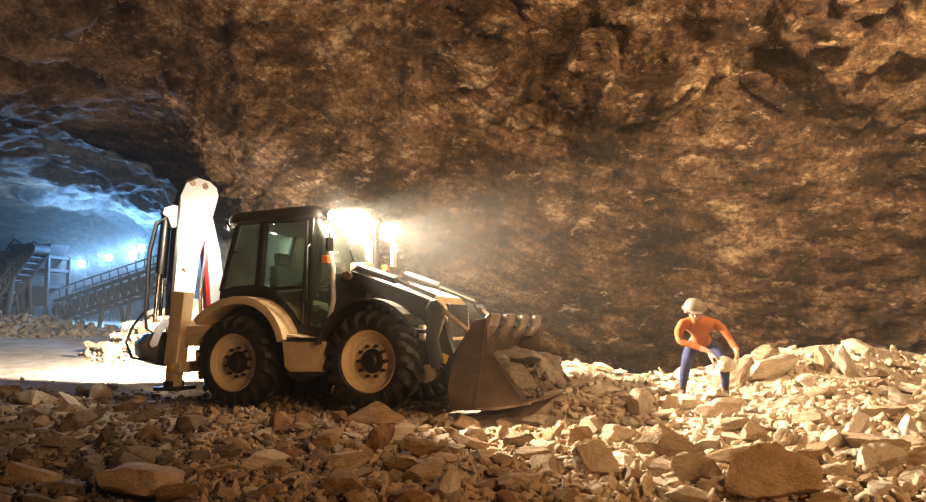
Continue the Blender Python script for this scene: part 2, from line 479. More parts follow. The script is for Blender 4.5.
prof_r = [(0, -0.8), (0, 0.5), (0.05, 1.6), (0.25, 2.9), (0.7, 4.2), (1.5, 5.5), (2.5, 6.6), (3.9, 7.4), (5.6, 7.9), (8, 8.2)]
wall_sheet('wall_right', [(-9, 30.5), (-6.6, 24), (-5.2, 19), (-4.6, 16.4), (-3.6, 15.4), (-1.2, 15.0), (2, 14.2), (5, 13.2), (8, 12.4), (11.5, 10.4), (14, 7), (15, 2), (15, -4)],
           prof_r, 0.055, 0.05, M['wall'], disp_wall, 1, 'brown rock face with curved bedding leaning over the loader')
wall_sheet('wall_tunnel', [(-34, 66), (-26, 55), (-20, 46), (-14, 37), (-9.5, 30.4), (-7.5, 26.5)],
           [(0, -0.8), (0.1, 1.5), (0.6, 3), (1.6, 4.6), (3.2, 5.9), (6, 6.8), (9, 7.2)], 0.16, 0.14, M['tunnel'], disp_tunnel, 1, 'blue lit rock wall of the side tunnel')
wall_sheet('wall_left', [(-14, -4), (-16, 6), (-20, 16), (-27, 28), (-36, 42), (-41, 60)],
           [(0, -0.8), (0.1, 1.5), (0.6, 3), (1.6, 4.6), (3.2, 6.2), (6, 7.4), (9, 7.8)], 0.4, 0.3, M['tunnel'], disp_tunnel, 1, 'rock wall along the far side of the tunnel')
wall_sheet('wall_back', [(-44, 58), (-36, 64), (-28, 66), (-20, 62)],
           [(0, -0.8), (0.1, 2.5), (0.6, 4), (1.6, 5.6), (4, 7.2), (9, 8)], 0.4, 0.3, M['tunnel'], disp_tunnel, 1, 'dark end wall of the tunnel')

# ceiling
xs = np.concatenate([np.arange(-44, -27, 0.4), np.arange(-27, -16, 0.16), np.arange(-16, 6, 0.1), np.arange(6, 18, 0.4)])
ys = np.concatenate([np.arange(-6, 5, 0.4), np.arange(5, 26, 0.1), np.arange(26, 46, 0.16), np.arange(46, 72, 0.4)])
gx, gy = np.meshgrid(xs, ys, indexing='ij'); gx = gx.ravel(); gy = gy.ravel()
P = np.stack([gx, gy, np.full_like(gx, 7.2)], 1)
wq = P + 0.6 * np.stack([fbm(P * 0.3 + k, 4) for k in (3, 41, 77)], 1)
P[:, 2] += 0.55 * fbm(P * 0.13, 3) + (0.42 - 0.30 * sstep(18, 30, gy)) * fbm(wq * np.array([0.45, 0.6, 1]), 6, 0.58) + 0.05 * sstep(18, 30, gy) * fbm(P * 1.9 + 3, 5, .6) + (0.12 - 0.07 * sstep(18, 30, gy)) * fbm(wq * 1.3 + 7, 5, .6) + 0.05 * fbm(P * 3.5, 4)
P[:, 2] -= 0.02 * np.clip(gy - 26, 0, None)
P[:, 2] += (1 - sstep(15, 22, gy)) * (0.16 * facets(wq * 0.55, 4) + 0.06 * facets(wq * 1.7, 5))
tag(grid_mesh('ceiling', P, len(xs), len(ys), M['ceiling']), 'rough rock roof of the mine tunnel', 'ceiling', kind='structure')

# ------------------------------------------------------------------ stones
def rock_mesh(name, seed, sub=4, planes=13, dims=(1, 1, 1), rough=0.05, lo=0.5, hi=0.9, mat=None, edge=26):
    rng = np.random.default_rng(seed)
    b = bmesh.new(); bmesh.ops.create_icosphere(b, subdivisions=sub, radius=1.0)
    v = np.array([x.co[:] for x in b.verts])
    for _ in range(planes):
        n = rng.normal(size=3); n /= np.linalg.norm(n); dd = rng.uniform(lo, hi)
        k = v @ n; over = np.clip(k - dd, 0, None); v -= over[:, None] * n * 0.97
    v /= np.abs(v).max(0)
    dims = np.array(dims); w = v * dims
    off = rng.uniform(0, 100, 3); q = w / dims.mean()
    nrm = v / (np.linalg.norm(v, axis=1)[:, None] + 1e-9)
    dsp = rough * fbm(q * 1.8 + off, 4) + rough * 0.5 * (ridged(q * np.array([2, 2, 5.0]) + off, 3) - 1)
    w = w + nrm * dsp[:, None] * dims.mean()
    for x, c in zip(b.verts, w): x.co = c
    me = bpy.data.meshes.new(name); b.to_mesh(me); b.free()
    me.polygons.foreach_set('use_smooth', [True] * len(me.polygons)); me.set_sharp_from_angle(angle=R(edge))
    if mat: me.materials.append(mat)
    return me

placed = []      # (x, y, radius)
def place_rock(me, name, x, y, dims, rot, sink=0.3, z=None):
    o = bpy.data.objects.new(name, me); COL.objects.link(o)
    o.rotation_euler = rot; o.scale = dims
    mt = (Euler(rot).to_matrix() @ Matrix.Diagonal(dims))
    vs = np.array([v.co[:] for v in me.vertices]) @ np.array(mt).T
    zmin, zmax = vs[:, 2].min(), vs[:, 2].max()
    base = gh(x, y) if z is None else z
    o.location = (x, y, base - zmin - sink * (zmax - zmin))
    return o

STONE_MATS = ['stone', 'stone', 'stone_brown', 'stone_pale', 'stone']
bases = {}
for mk in ('stone', 'stone_brown', 'stone_pale', 'stone_grey'):
    bases[mk] = [rock_mesh('broken_stone', 40 + i + hash_k, 4, 17 + i % 5, (1, 0.9, 0.8), 0.05, 0.36, 0.66, M[mk])
                 for hash_k in (len(mk) * 10,) for i in range(9)]

def named_rock(px, py, w, h, mat, label, seed, depth=0.8, rot=(0, 0, 0), sink=0.22, planes=12, lo=0.45, name='boulder', rough=0.06, group=None):
    """px,py: the foot of the stone in the picture, w,h its seen width and height in picture points"""
    x, y = hit(px, py)
    hx = w * y / FPX / 2; hz = h * y / FPX / 2 / (1 - sink); hy = hx * depth
    y += hy * 0.6
    me = rock_mesh(name, seed, 4, planes, (hx, hy, hz), rough, lo, 0.68, M[mat])
    o = place_rock(me, name, x, y, (1, 1, 1), tuple(R(a) for a in rot), sink)
    tag(o, label, 'rock', group)
    placed.append((x, y, max(hx, hy) * 0.95))
    return o

NR = [
 (118, 503, 104, 34, 'stone', 'broad flat orange-brown slab at the lower left edge of the rubble', 101, .9, (4, 6, 12), 'rock_slab'),
 (372, 424, 62, 26, 'stone_brown', 'long rough orange boulder lying just in front of the front tyre', 102, .6, (0, -8, 8), 'boulder'),
 (376, 452, 40, 30, 'stone_brown', 'blocky orange boulder below the long one near the front tyre', 103, .8, (5, 10, 30), 'boulder'),
 (428, 484, 52, 22, 'stone', 'split slab with a pale crumbly top in front of the front tyre', 104, .5, (12, -16, 20), 'rock_slab'),
 (447, 503, 38, 28, 'stone_pale', 'smooth yellowish flat stone at the bottom centre beside the split slab', 105, .8, (-20, 5, 0), 'flat_stone'),
 (600, 479, 50, 36, 'stone', 'big wedge-shaped tan boulder with a dark hollow in front of the bucket', 106, .8, (0, -18, -20), 'boulder'),
 (524, 490, 50, 20, 'stone', 'flat light tan slab with a dark end below the bucket lip', 107, .6, (-12, 6, 10), 'rock_slab'),
 (582, 448, 32, 22, 'stone_brown', 'dark brown square block in the rubble under the bucket lip', 108, .8, (0, 8, 25), 'stone_block'),
 (774, 508, 88, 62, 'stone_brown', 'huge dark brown boulder at the bottom right below the bent person', 109, .8, (6, 4, 10), 'boulder'),
 (672, 461, 62, 38, 'stone', 'long leaning tan slab beside the huge dark boulder, uppermost of two', 110, .5, (18, 24, -20), 'rock_slab'),
 (698, 487, 54, 36, 'stone', 'lower of the two leaning tan slabs beside the huge dark boulder', 111, .5, (18, 22, -16), 'rock_slab'),
 (694, 507, 60, 18, 'stone_pale', 'pale rounded slab at the bottom edge below the leaning tan slabs', 112, .6, (-8, 8, 0), 'rock_slab'),
 (882, 476, 58, 34, 'stone_pale', 'brightly lit pale boulder with a shaded flat end at the lower right', 113, .8, (0, -10, 24), 'boulder'),
 (771, 384, 62, 24, 'stone_pale', 'large pale flat slab lying against the wall heap right of the person', 114, .7, (-28, -14, 10), 'rock_slab'),
 (742, 386, 44, 22, 'stone', 'long slab sloping down toward the person under the pale flat slab', 115, .5, (-20, -34, 10), 'rock_slab'),
 (772, 362, 32, 18, 'stone', 'block on top of the heap behind the pale flat slab', 116, .8, (0, 8, 20), 'stone_block'),
 (850, 379, 20, 38, 'stone_pale', 'tall pale shard standing upright against the right wall', 117, .6, (0, -22, 10), 'rock_shard'),
 (824, 372, 20, 24, 'stone', 'upright tan stone just left of the tall pale shard', 118, .7, (0, -10, 10), 'boulder'),
 (640, 416, 34, 26, 'stone_pale', 'whitish boulder on the rubble crest left of the person', 119, .8, (0, 14, 20), 'boulder'),
 (625, 391, 12, 10, 'stone_pale', 'small round white stone alone on the rubble crest between bucket and person', 120, .9, (0, 0, 0), 'small_stone'),
 (669, 414, 26, 20, 'stone', 'layered tan block between the whitish boulder and the person', 121, .8, (0, 8, 10), 'stone_block'),
 (752, 444, 38, 26, 'stone', 'tan slab tilted up behind the huge dark boulder', 122, .5, (10, 30, 10), 'rock_slab'),
 (716, 456, 36, 20, 'stone_pale', 'white slab lying behind the two leaning tan slabs', 123, .7, (-8, 18, 0), 'rock_slab'),
 (862, 434, 38, 22, 'stone_pale', 'white flat-topped stone near the right edge above the shaded-end boulder', 124, .7, (-10, -14, 20), 'boulder'),
 (836, 452, 34, 22, 'stone_pale', 'white angular stone left of the shaded-end boulder', 125, .7, (0, -18, 30), 'boulder'),
 (788, 448, 22, 20, 'stone', 'grey-tan cube of rock touching the right shoulder of the huge boulder', 126, .9, (0, 12, 20), 'stone_block'),
 (818, 466, 40, 18, 'stone_brown', 'brown plank-shaped rock on the right flank of the huge boulder', 127, .5, (6, 22, -10), 'rock_slab'),
 (893, 419, 60, 10, 'stone', 'long thin brown slab lying flat near the right edge', 128, .5, (0, -6, 8), 'rock_slab'),
 (916, 440, 30, 28, 'stone_pale', 'pale block cut by the right edge of the view', 129, .8, (0, 6, 20), 'stone_block'),
 (846, 482, 46, 16, 'stone', 'thin layered stone beneath the shaded-end boulder', 130, .6, (0, -6, 0), 'rock_slab'),
 (890, 500, 36, 22, 'stone_pale', 'split pale stone at the lower right corner', 131, .7, (6, 24, 20), 'boulder'),
 (840, 506, 70, 12, 'stone_brown', 'low brown slab along the bottom edge right of the huge boulder', 132, .6, (0, 2, 4), 'rock_slab'),
 (278, 433, 26, 22, 'stone_brown', 'reddish-brown boulder in front of the rear tyre, beside the rim of shadow', 133, .8, (0, 10, 0), 'boulder'),
 (301, 430, 24, 20, 'stone_brown', 'second reddish boulder, between the two tyres', 134, .8, (10, -10, 40), 'boulder'),
 (303, 442, 24, 14, 'stone_brown', 'dark rough clod just below the second reddish boulder', 135, .8, (0, 0, 30), 'boulder'),
 (283, 454, 20, 13, 'stone', 'light orange oval stone below the reddish boulders', 136, .8, (0, -6, 0), 'small_stone'),
 (278, 478, 26, 17, 'stone', 'rounded orange stone with a dark underside in front of the tyre gap', 137, .8, (0, -6, 10), 'boulder'),
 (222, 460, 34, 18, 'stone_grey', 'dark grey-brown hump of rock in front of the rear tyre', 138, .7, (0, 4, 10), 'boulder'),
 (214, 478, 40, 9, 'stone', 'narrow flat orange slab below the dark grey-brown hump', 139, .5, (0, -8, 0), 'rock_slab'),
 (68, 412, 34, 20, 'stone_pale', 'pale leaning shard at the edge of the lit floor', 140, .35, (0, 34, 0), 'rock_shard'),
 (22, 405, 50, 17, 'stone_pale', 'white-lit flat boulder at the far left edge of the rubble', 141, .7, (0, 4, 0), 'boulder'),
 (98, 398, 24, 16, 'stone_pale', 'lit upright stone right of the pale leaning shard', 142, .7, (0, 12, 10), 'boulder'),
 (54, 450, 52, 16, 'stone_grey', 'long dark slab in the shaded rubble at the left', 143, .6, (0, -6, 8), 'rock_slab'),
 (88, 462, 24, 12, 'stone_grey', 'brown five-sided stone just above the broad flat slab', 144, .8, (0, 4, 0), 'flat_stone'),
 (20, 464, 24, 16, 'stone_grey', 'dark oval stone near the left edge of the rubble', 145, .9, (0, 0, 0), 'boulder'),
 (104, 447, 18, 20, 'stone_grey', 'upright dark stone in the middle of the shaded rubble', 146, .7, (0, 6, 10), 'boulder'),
 (140, 422, 40, 13, 'stone_grey', 'wide dark slab along the rubble behind the upright dark stone', 147, .6, (0, -6, 5), 'rock_slab'),
 (340, 424, 24, 14, 'stone_brown', 'orange stone lying under the front tyre, left of the long boulder', 148, .7, (0, 14, 0), 'boulder'),
 (390, 484, 28, 16, 'stone', 'flat orange stone left of the split slab', 149, .8, (0, 0, 20), 'flat_stone'),
 (346, 472, 52, 20, 'stone', 'long crumbly orange mound of rock below the tyre boulders', 150, .6, (0, -8, 10), 'boulder'),
 (474, 442, 30, 20, 'stone', 'light brown boulder beneath the left corner of the bucket', 151, .8, (0, 6, 20), 'boulder'),
 (455, 456, 20, 14, 'stone_pale', 'pale oval stone between the front tyre and the bucket', 152, .8, (0, 0, 0), 'small_stone'),
 (503, 440, 24, 20, 'stone', 'tan tooth-shaped stone beneath the middle of the bucket', 153, .7, (0, -12, 30), 'boulder'),
 (537, 427, 30, 10, 'stone_pale', 'flat stone with a white edge under the bucket lip', 154, .7, (0, 4, 0), 'flat_stone'),
 (526, 440, 14, 12, 'stone_pale', 'small bright cube of stone below the white-edged flat stone', 155, .9, (0, 10, 20), 'small_stone'),
 (616, 446, 32, 24, 'stone', 'rough tan boulder behind the big wedge-shaped boulder', 156, .8, (0, 10, 0), 'boulder'),
 (634, 486, 34, 18, 'stone', 'rough light stone left of the lower leaning slab', 157, .8, (0, 6, 0), 'boulder'),
 (655, 448, 24, 24, 'stone_brown', 'brown upright stone left of the uppermost leaning slab', 158, .8, (0, 12, 0), 'boulder'),
]
for i, (px, py, w, h, mk, lb, sd, dp, rt, nm) in enumerate(NR):
    flat = nm in ('rock_slab', 'flat_stone', 'rock_shard')
    named_rock(px, py, w, h, mk, lb, sd, dp, rt, 0.14 if flat else 0.22, 16 if flat else 18, 0.36, nm)

# --- the other countable stones of the rubble, placed largest first
WHEELS = [(-3.35, 10.1), (-1.26, 9.3), (-2.5, 11.6), (-0.4, 10.9)]
def blocked(x, y, r):
    for wx, wy in WHEELS:
        if (x - wx) ** 2 + (y - wy) ** 2 < (0.72 + r) ** 2: return True
    # machine body and bucket
    lx = (x + 2.952) * 0.927 - (y - 11.118) * 0.375; ly = (x + 2.952) * 0.375 + (y - 11.118) * 0.927
    if -1.9 < lx < 4.75 + r and -1.3 - r < ly < 1.4: return True
    if (x - 3.4) ** 2 + (y - 10.0) ** 2 < (0.42 + r) ** 2: return True
    return False

ZONES = [
 (lambda px, py: px < 190 and py < 440, 'at the edge of the lit floor, lower left', 'edge of the lit floor'),
 (lambda px, py: px < 190, 'in the dark rubble around the broad flat slab', 'lower left rubble'),
 (lambda px, py: px < 320, 'in the brown rubble before the rear tyre', 'before the rear tyre'),
 (lambda px, py: px < 450, 'in the orange rubble before the front tyre', 'before the front tyre'),
 (lambda px, py: px < 620, 'in the tan rubble below the loader bucket', 'below the bucket'),
 (lambda px, py: px > 730 and py < 402, 'on the bright heap along the right wall', 'heap along the wall'),
 (lambda px, py: px < 760, 'in the bright rubble below the bent person', 'below the person'),
 (lambda px, py: True, 'in the bright rubble at the lower right', 'lower right rubble'),
]
def to_px(x, y, z):
    dz = z - CAMH
    d = y * math.cos(PITCH) + dz * math.sin(PITCH); v = -y * math.sin(PITCH) + dz * math.cos(PITCH)
    return 463 + FPX * x / d, 251 - FPX * v / d

cnt = 0; tries = 0; TARGET = 212
sizes = np.sort(0.075 + 0.15 * RNG.power(0.55, TARGET * 30))[::-1]
cand = []
while cnt < TARGET and tries < 9000:
    fr = cnt / TARGET
    r = 0.085 + 0.17 * (1 - fr) ** 1.7
    tries += 1
    px = RNG.uniform(-10, 940); py = 386 + 122 * RNG.random() ** 0.8 if px < 560 else 352 + 154 * RNG.random()
    x, y = hit(px, py)
    r *= (0.78 + 0.022 * y)
    if y > 14.5 or y < 2.6 or blocked(x, y, r * 0.9): continue
    if any((x - a) ** 2 + (y - b_) ** 2 < (0.82 * (r + c)) ** 2 for a, b_, c in placed): continue
    right = px > 600  # stones on this side coloured paler, putting the strong lamplight into their colour
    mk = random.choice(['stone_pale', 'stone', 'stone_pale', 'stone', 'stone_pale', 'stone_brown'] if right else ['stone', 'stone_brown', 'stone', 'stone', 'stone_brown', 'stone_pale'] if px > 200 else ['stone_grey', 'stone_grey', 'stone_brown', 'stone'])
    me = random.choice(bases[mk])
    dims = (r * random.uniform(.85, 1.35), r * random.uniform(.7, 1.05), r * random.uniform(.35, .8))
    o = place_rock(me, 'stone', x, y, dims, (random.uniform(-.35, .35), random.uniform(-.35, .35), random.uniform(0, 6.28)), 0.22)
    placed.append((x, y, r)); cnt += 1
    px2, py2 = to_px(x, y, o.location.z)
    for f, where, g in ZONES:
        if f(px2, py2): break
    sz = 'larger' if r > 0.15 else 'smaller'
    tint = {'stone_pale': 'pale', 'stone': 'tan', 'stone_brown': 'brown', 'stone_grey': 'dark'}[mk]
    tag(o, f'{sz} {tint} angular stone {where}', 'rock', f'{sz} {tint} stones, {g}')

# --- pile behind the machine
n = 0; t_ = 0
while n < 26 and t_ < 3000:
    t_ += 1
    x = RNG.normal(-8.4, 1.1); y = RNG.uniform(16.6, 19.5)
    h = gh(x, y)
    if h < 0.22: continue
    r = RNG.uniform(0.14, 0.34)
    if any((x - a) ** 2 + (y - b_) ** 2 < (0.8 * (r + c)) ** 2 for a, b_, c in placed): continue
    o = place_rock(random.choice(bases['stone']), 'stone', x, y, (r * 1.15, r, r * .75), (random.uniform(-.4, .4), random.uniform(-.4, .4), random.uniform(0, 6.28)), 0.3)
    tag(o, 'tan stone of the heap behind the digging arm', 'rock', 'stones of the heap behind the digging arm'); placed.append((x, y, r)); n += 1

# --- uncountable small rubble, one object per area
def small_rubble(name, label, pos, rad, mat, sub=1, seed=0):
    rng = np.random.default_rng(seed)
    vars_ = []
    for k in range(10):
        b = bmesh.new(); bmesh.ops.create_icosphere(b, subdivisions=sub, radius=1.0)
        v = np.array([q.co[:] for q in b.verts]); f = np.array([[l.index for l in q.verts] for q in b.faces]); b.free()
        for _ in range(14):
            nn = rng.normal(size=3); nn /= np.linalg.norm(nn); dd = rng.uniform(0.3, 0.62)
            v -= np.clip(v @ nn - dd, 0, None)[:, None] * nn
        v += (0.05 if sub == 1 else 0.018) * rng.normal(size=v.shape)
        vars_.append(v)
    nv = len(vars_[0]); N = len(pos)
    vars_ = [v / np.abs(v).max() for v in vars_]
    A = np.stack(vars_)[rng.integers(0, 10, N)]
    sc = rad[:, None] * np.stack([rng.uniform(.8, 1.4, N), rng.uniform(.7, 1.1, N), rng.uniform(.3, .8, N)], 1)
    A = A * sc[:, None, :]
    q = rng.normal(size=(N, 4)); q[:, 1:3] *= 0.5; q /= np.linalg.norm(q, axis=1)[:, None]
    w, x, y, z = q.T
    Rm = np.stack([1 - 2 * (y * y + z * z), 2 * (x * y - z * w), 2 * (x * z + y * w), 2 * (x * y + z * w), 1 - 2 * (x * x + z * z), 2 * (y * z - x * w), 2 * (x * z - y * w), 2 * (y * z + x * w), 1 - 2 * (x * x + y * y)], 1).reshape(N, 3, 3)
    V = np.einsum('nij,nvj->nvi', Rm, A)
    V[:, :, 2] += 0.1 * rad[:, None]
    V += pos[:, None, :]
    F = (f[None] + (np.arange(N) * nv)[:, None, None]).reshape(-1, 3).astype(np.int32)
    me = bpy.data.meshes.new(name)
    me.vertices.add(N * nv); me.vertices.foreach_set('co', V.astype(np.float32).ravel())
    me.loops.add(F.size); me.loops.foreach_set('vertex_index', F.ravel())
    me.polygons.add(len(F)); me.polygons.foreach_set('loop_start', np.arange(0, F.size, 3, dtype=np.int32))
    me.update(calc_edges=True)
    o = link(name, me, mat)
    return tag(o, label, 'rubble', kind='stuff')

def scatter(n, f, rmin, rmax, pw, seed):
    rng = np.random.default_rng(seed); out = []
    px, py = f(rng, n)
    P = []
    for a, b_ in zip(px, py):
        x, y = hit(a, b_)
        if y > 14.6 or y < 2.6: continue
        lx = (x + 2.952) * 0.927 - (y - 11.118) * 0.375; ly = (x + 2.952) * 0.375 + (y - 11.118) * 0.927
        if 3.2 < lx < 4.7 and -1.15 < ly < 1.3: continue
        P.append((x, y))
    P = np.array(P); r = rmin + (rmax - rmin) * rng.random(len(P)) ** pw
    r *= 0.75 + 0.028 * P[:, 1]
    return np.concatenate([P, ground_h(P[:, 0], P[:, 1])[:, None]], 1), r

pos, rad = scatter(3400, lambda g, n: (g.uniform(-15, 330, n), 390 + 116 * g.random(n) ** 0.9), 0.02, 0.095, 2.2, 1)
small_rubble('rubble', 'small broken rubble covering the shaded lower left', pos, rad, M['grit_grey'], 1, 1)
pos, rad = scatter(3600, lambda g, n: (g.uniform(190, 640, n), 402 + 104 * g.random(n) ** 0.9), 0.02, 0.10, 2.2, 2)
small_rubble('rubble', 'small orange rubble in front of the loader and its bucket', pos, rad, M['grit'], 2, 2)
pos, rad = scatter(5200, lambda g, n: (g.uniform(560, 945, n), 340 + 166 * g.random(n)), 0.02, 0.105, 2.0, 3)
small_rubble('rubble', 'small pale rubble of the bright heap at the right', pos, rad, M['grit_pale'], 2, 3)  # paler grit colour echoes the lamplight on this heap
rng_ = np.random.default_rng(9)
x = rng_.normal(-8.2, 1.6, 1500); y = rng_.uniform(15.5, 21, 1500); k = ground_h(x, y) > 0.12
x, y = x[k], y[k]
small_rubble('rubble', 'loose rubble of the heap behind the digging arm', np.stack([x, y, ground_h(x, y)], 1), 0.03 + 0.16 * rng_.random(len(x)) ** 2.2, M['grit'], 1, 4)
x = rng_.normal(-19.8, 2.4, 900); y = rng_.uniform(27, 31.5, 900)
small_rubble('rubble', 'dark loose rubble below the crusher at the far left', np.stack([x, y, ground_h(x, y)], 1), 0.08 + 0.35 * rng_.random(len(x)) ** 2.2, M['grit_grey'], 1, 5)
x = rng_.uniform(-14, -3.5, 700); y = rng_.uniform(10.5, 15.5, 700)
small_rubble('rubble', 'scattered pebbles on the lit floor behind the machine', np.stack([x, y, ground_h(x, y)], 1), 0.012 + 0.06 * rng_.random(len(x)) ** 3, M['grit_pale'], 1, 6)


ROOT = empty('backhoe_loader', (-2.952, 11.118, -0.067), (R(-2.0), R(-2.3), R(-22)))
tag(ROOT, 'cream and black backhoe loader with lit work lamps standing on the rubble', 'backhoe loader')
TH = R(22)

def W(x, z, y=-1.0): return (x, z + .067 - .04 * x + .035 * y)     # world height to machine height
def WP(pts, y=-1.0): return [W(a, b_, y) for a, b_ in pts]

# wheels -----------------------------------------------------------
def wheel_meshes():
    w, r = 0.23, 0.68
    t = MB()
    prof = [(-.17, .40), (-.225, .43), (-.235, .50), (-.215, .56), (-.18, .595), (-.09, .612), (0, .615), (.09, .612), (.18, .595), (.215, .56), (.235, .50), (.225, .43), (.17, .40)]
    t.lathe(prof, (0, 0, 0), 'Y', 72, None, False)
    # chevron lugs running from the middle over the shoulder
    nl = 19
    for s in (-1, 1):
        for k in range(nl):
            a0 = 2 * math.pi * (k + (0.5 if s > 0 else 0)) / nl
            path = [(0.0, .005, .665), (0.10, .10, .668), (0.20, .185, .655), (0.255, .232, .60), (0.28, .242, .52)]
            hw = [.050, .046, .046, .042, .028]
            b = bmesh.new(); rows = []
            for (da, yy, rr), h_ in zip(path, hw):
                row = []
                for dr, hh in ((-.07, h_ * 1.25), (.014, h_ * .85)):
                    for sg in (-1, 1):
                        a = a0 + da + sg * hh / rr
                        row.append(b.verts.new(((rr + dr) * math.cos(a), s * (yy + (0.012 if dr > 0 and yy > .2 else 0)), (rr + dr) * math.sin(a))))
                rows.append(row)
            for i in range(len(rows) - 1):
                p, q = rows[i], rows[i + 1]
                for u, v in ((0, 1), (1, 3), (3, 2), (2, 0)):
                    b.faces.new((p[u], p[v], q[v], q[u]))
            b.faces.new((rows[0][0], rows[0][1], rows[0][3], rows[0][2])); b.faces.new((rows[-1][0], rows[-1][1], rows[-1][3], rows[-1][2]))
            bmesh.ops.recalc_face_normals(b, faces=b.faces)
            t._merge(b)
    rim = MB().lathe([(-.16, .405), (-.195, .415), (-.205, .40), (-.19, .385), (-.15, .372), (-.11, .345), (-.095, .30), (-.06, .285), (-.05, .23), (-.07, .2), (-.07, .10), (.16, .10), (.17, .40)], (0, 0, 0), 'Y', 64, None, False)
    hub = MB().lathe([(-.06, .165), (-.09, .16), (-.10, .135), (-.18, .12), (-.195, .10), (-.2, 0)], (0, 0, 0), 'Y', 32)
    for k in range(10):
        a = 2 * math.pi * k / 10
        hub.lathe([(-.04, .024), (-.115, .024), (-.12, .018), (-.12, 0)], (.205 * math.cos(a), 0, .205 * math.sin(a)), 'Y', 8)
    return t, rim, hub
t, rm, hb = wheel_meshes()
wh = t.build('wheel', M['rubber'], ROOT, 30); ri = rm.build('rim', M['cream'], wh, 30); hu = hb.build('hub', M['black'], wh, 30)
wh.location = (2.27, -.85, .68)
for x, y, rz, spin in ((.05, -.85, 0, .4), (2.27, .85, math.pi, .9), (.05, .85, math.pi, .2)):
    c = wh.copy(); COL.objects.link(c); c.location = (x, y, .68); c.rotation_euler = (0, spin, rz)
    for s in (ri, hu):
        k = s.copy(); COL.objects.link(k); k.parent = c
MB().cyl((.05, -.75, .68), (.05, .75, .68), .11).build('axle', M['black'], ROOT)
MB().cyl((2.27, -.75, .68), (2.27, .75, .68), .11).box((2.27, 0, .68), (.3, .5, .3), bev=.08).build('axle', M['black'], ROOT)
MB().box((1.1, 0, .78), (4.1, .7, .36), bev=.04).box((1.2, 0, 1.0), (2.2, 1.0, .2), bev=.03).build('chassis', M['black'], ROOT)

# steps and side tanks ----------------------------------------------
for s in (-1, 1):
    tk = MB().prism(WP([(.86, 1.10), (1.60, .98), (1.55, .56), (1.02, .54), (.92, .62)]), s * 1.02, s * .52, .03, 3).build('side_tank', M['cream'], ROOT)
    MB().box((1.24, s * 1.0, W(0, .955)[1]), (.58, .09, .055), (0, R(2), 0), .01).build('step_bar', M['black'], tk)  # solid black bar drawn for the dark slot, nothing is cut in
    MB().box((1.3, s * .93, W(0, .52)[1] - .03), (.62, .26, .05), None, .012).build('step', M['black'], tk)

# fenders -----------------------------------------------------------
def band(mb, pts, y0, y1, th):
    """a curved sheet of thickness th following pts (x,z) downward"""
    lo = []
    for i, p in enumerate(pts):
        a = Vector(pts[max(i - 1, 0)]); c = Vector(pts[min(i + 1, len(pts) - 1)])
        tt = (c - a).normalized(); nrm = Vector((tt.y, -tt.x))
        lo.append((p[0] + nrm.x * th, p[1] + nrm.y * th))
    mb.prism(list(pts) + lo[::-1], y0, y1, 0.008, 2)
for s in (-1, 1):
    mb = MB()
    band(mb, WP([(-.62, 1.26), (-.5, 1.36), (-.33, 1.47), (-.12, 1.56), (.10, 1.60), (.32, 1.60), (.52, 1.55), (.70, 1.45), (.83, 1.32), (.93, 1.16), (.98, 1.0)]), s * 1.13, s * .66, .11)
    mb.build('rear_fender', M['cream'], ROOT, 50)
    mb = MB(); cx, cz = 2.27, .72
    band(mb, [(cx + .80 * math.cos(R(a)), cz + .80 * math.sin(R(a))) for a in range(165, 24, -12)], s * 1.12, s * .58, .035)
    mb.build('front_fender', M['grey'], ROOT, 50)

# cab ---------------------------------------------------------------
CY = .75
sidep = WP([(-.50, 1.30), (-.46, 1.70), (-.2, 1.76), (.22, 1.78), (.42, 1.72), (.66, 1.55), (.98, 1.2), (1.40, 1.16), (1.42, 1.0), (-.3, 1.0)], -.75)
cb = MB()
for s in (-1, 1): cb.prism(sidep, s * CY, s * (CY - .05), .012)
cb.box((.45, 0, 1.06), (1.85, 1.45, .08)); cb.box((-.44, 0, 1.4), (.06, 1.45, .66))
cb.box((1.38, .0, 1.4), (.06, 1.0, .7))
for k in range(3): cb.box((-.1, -CY - .005, 1.62 + .045 * k), (.62, .03, .016), None, .006)
cb.build('cab_base', M['black'], ROOT)
fr = MB()
def post(mb, a, b_, y, w=.08, d=.08):
    p = Vector((a[0], y, a[1])); q = Vector((b_[0], y, b_[1])); v = q - p
    ang = math.atan2(v.x, v.z)
    mb.box((p + q) / 2, (w, d, v.length + .03), (0, ang, 0), .014)
for s in (-1, 1):
    y = s * (CY - .04)
    post(fr, W(-.45, 1.7, -.7), W(-.14, 2.74, -.7), y, .07)
    post(fr, W(.24, 1.74, -.7), W(.33, 2.74, -.7), y, .12)
    post(fr, W(1.07, 1.15, -.7), W(1.18, 2.74, -.7), y, .09)
fr.box((.5, 0, 2.755), (1.7, 1.42, .05))
fr.build('cab_frame', M['black'], ROOT)
for s in (-1, 1):
    mb = MB(); pts = WP([(1.40, 1.15), (1.50, 1.55), (1.49, 2.0), (1.40, 2.4), (1.24, 2.72)], -.7)
    mb.tube([(a, s * .66, b_) for a, b_ in pts], .04, 10)
    mb.build('front_post', M['white'], ROOT)  # white colour stands in for lamp glare on the curved front glass
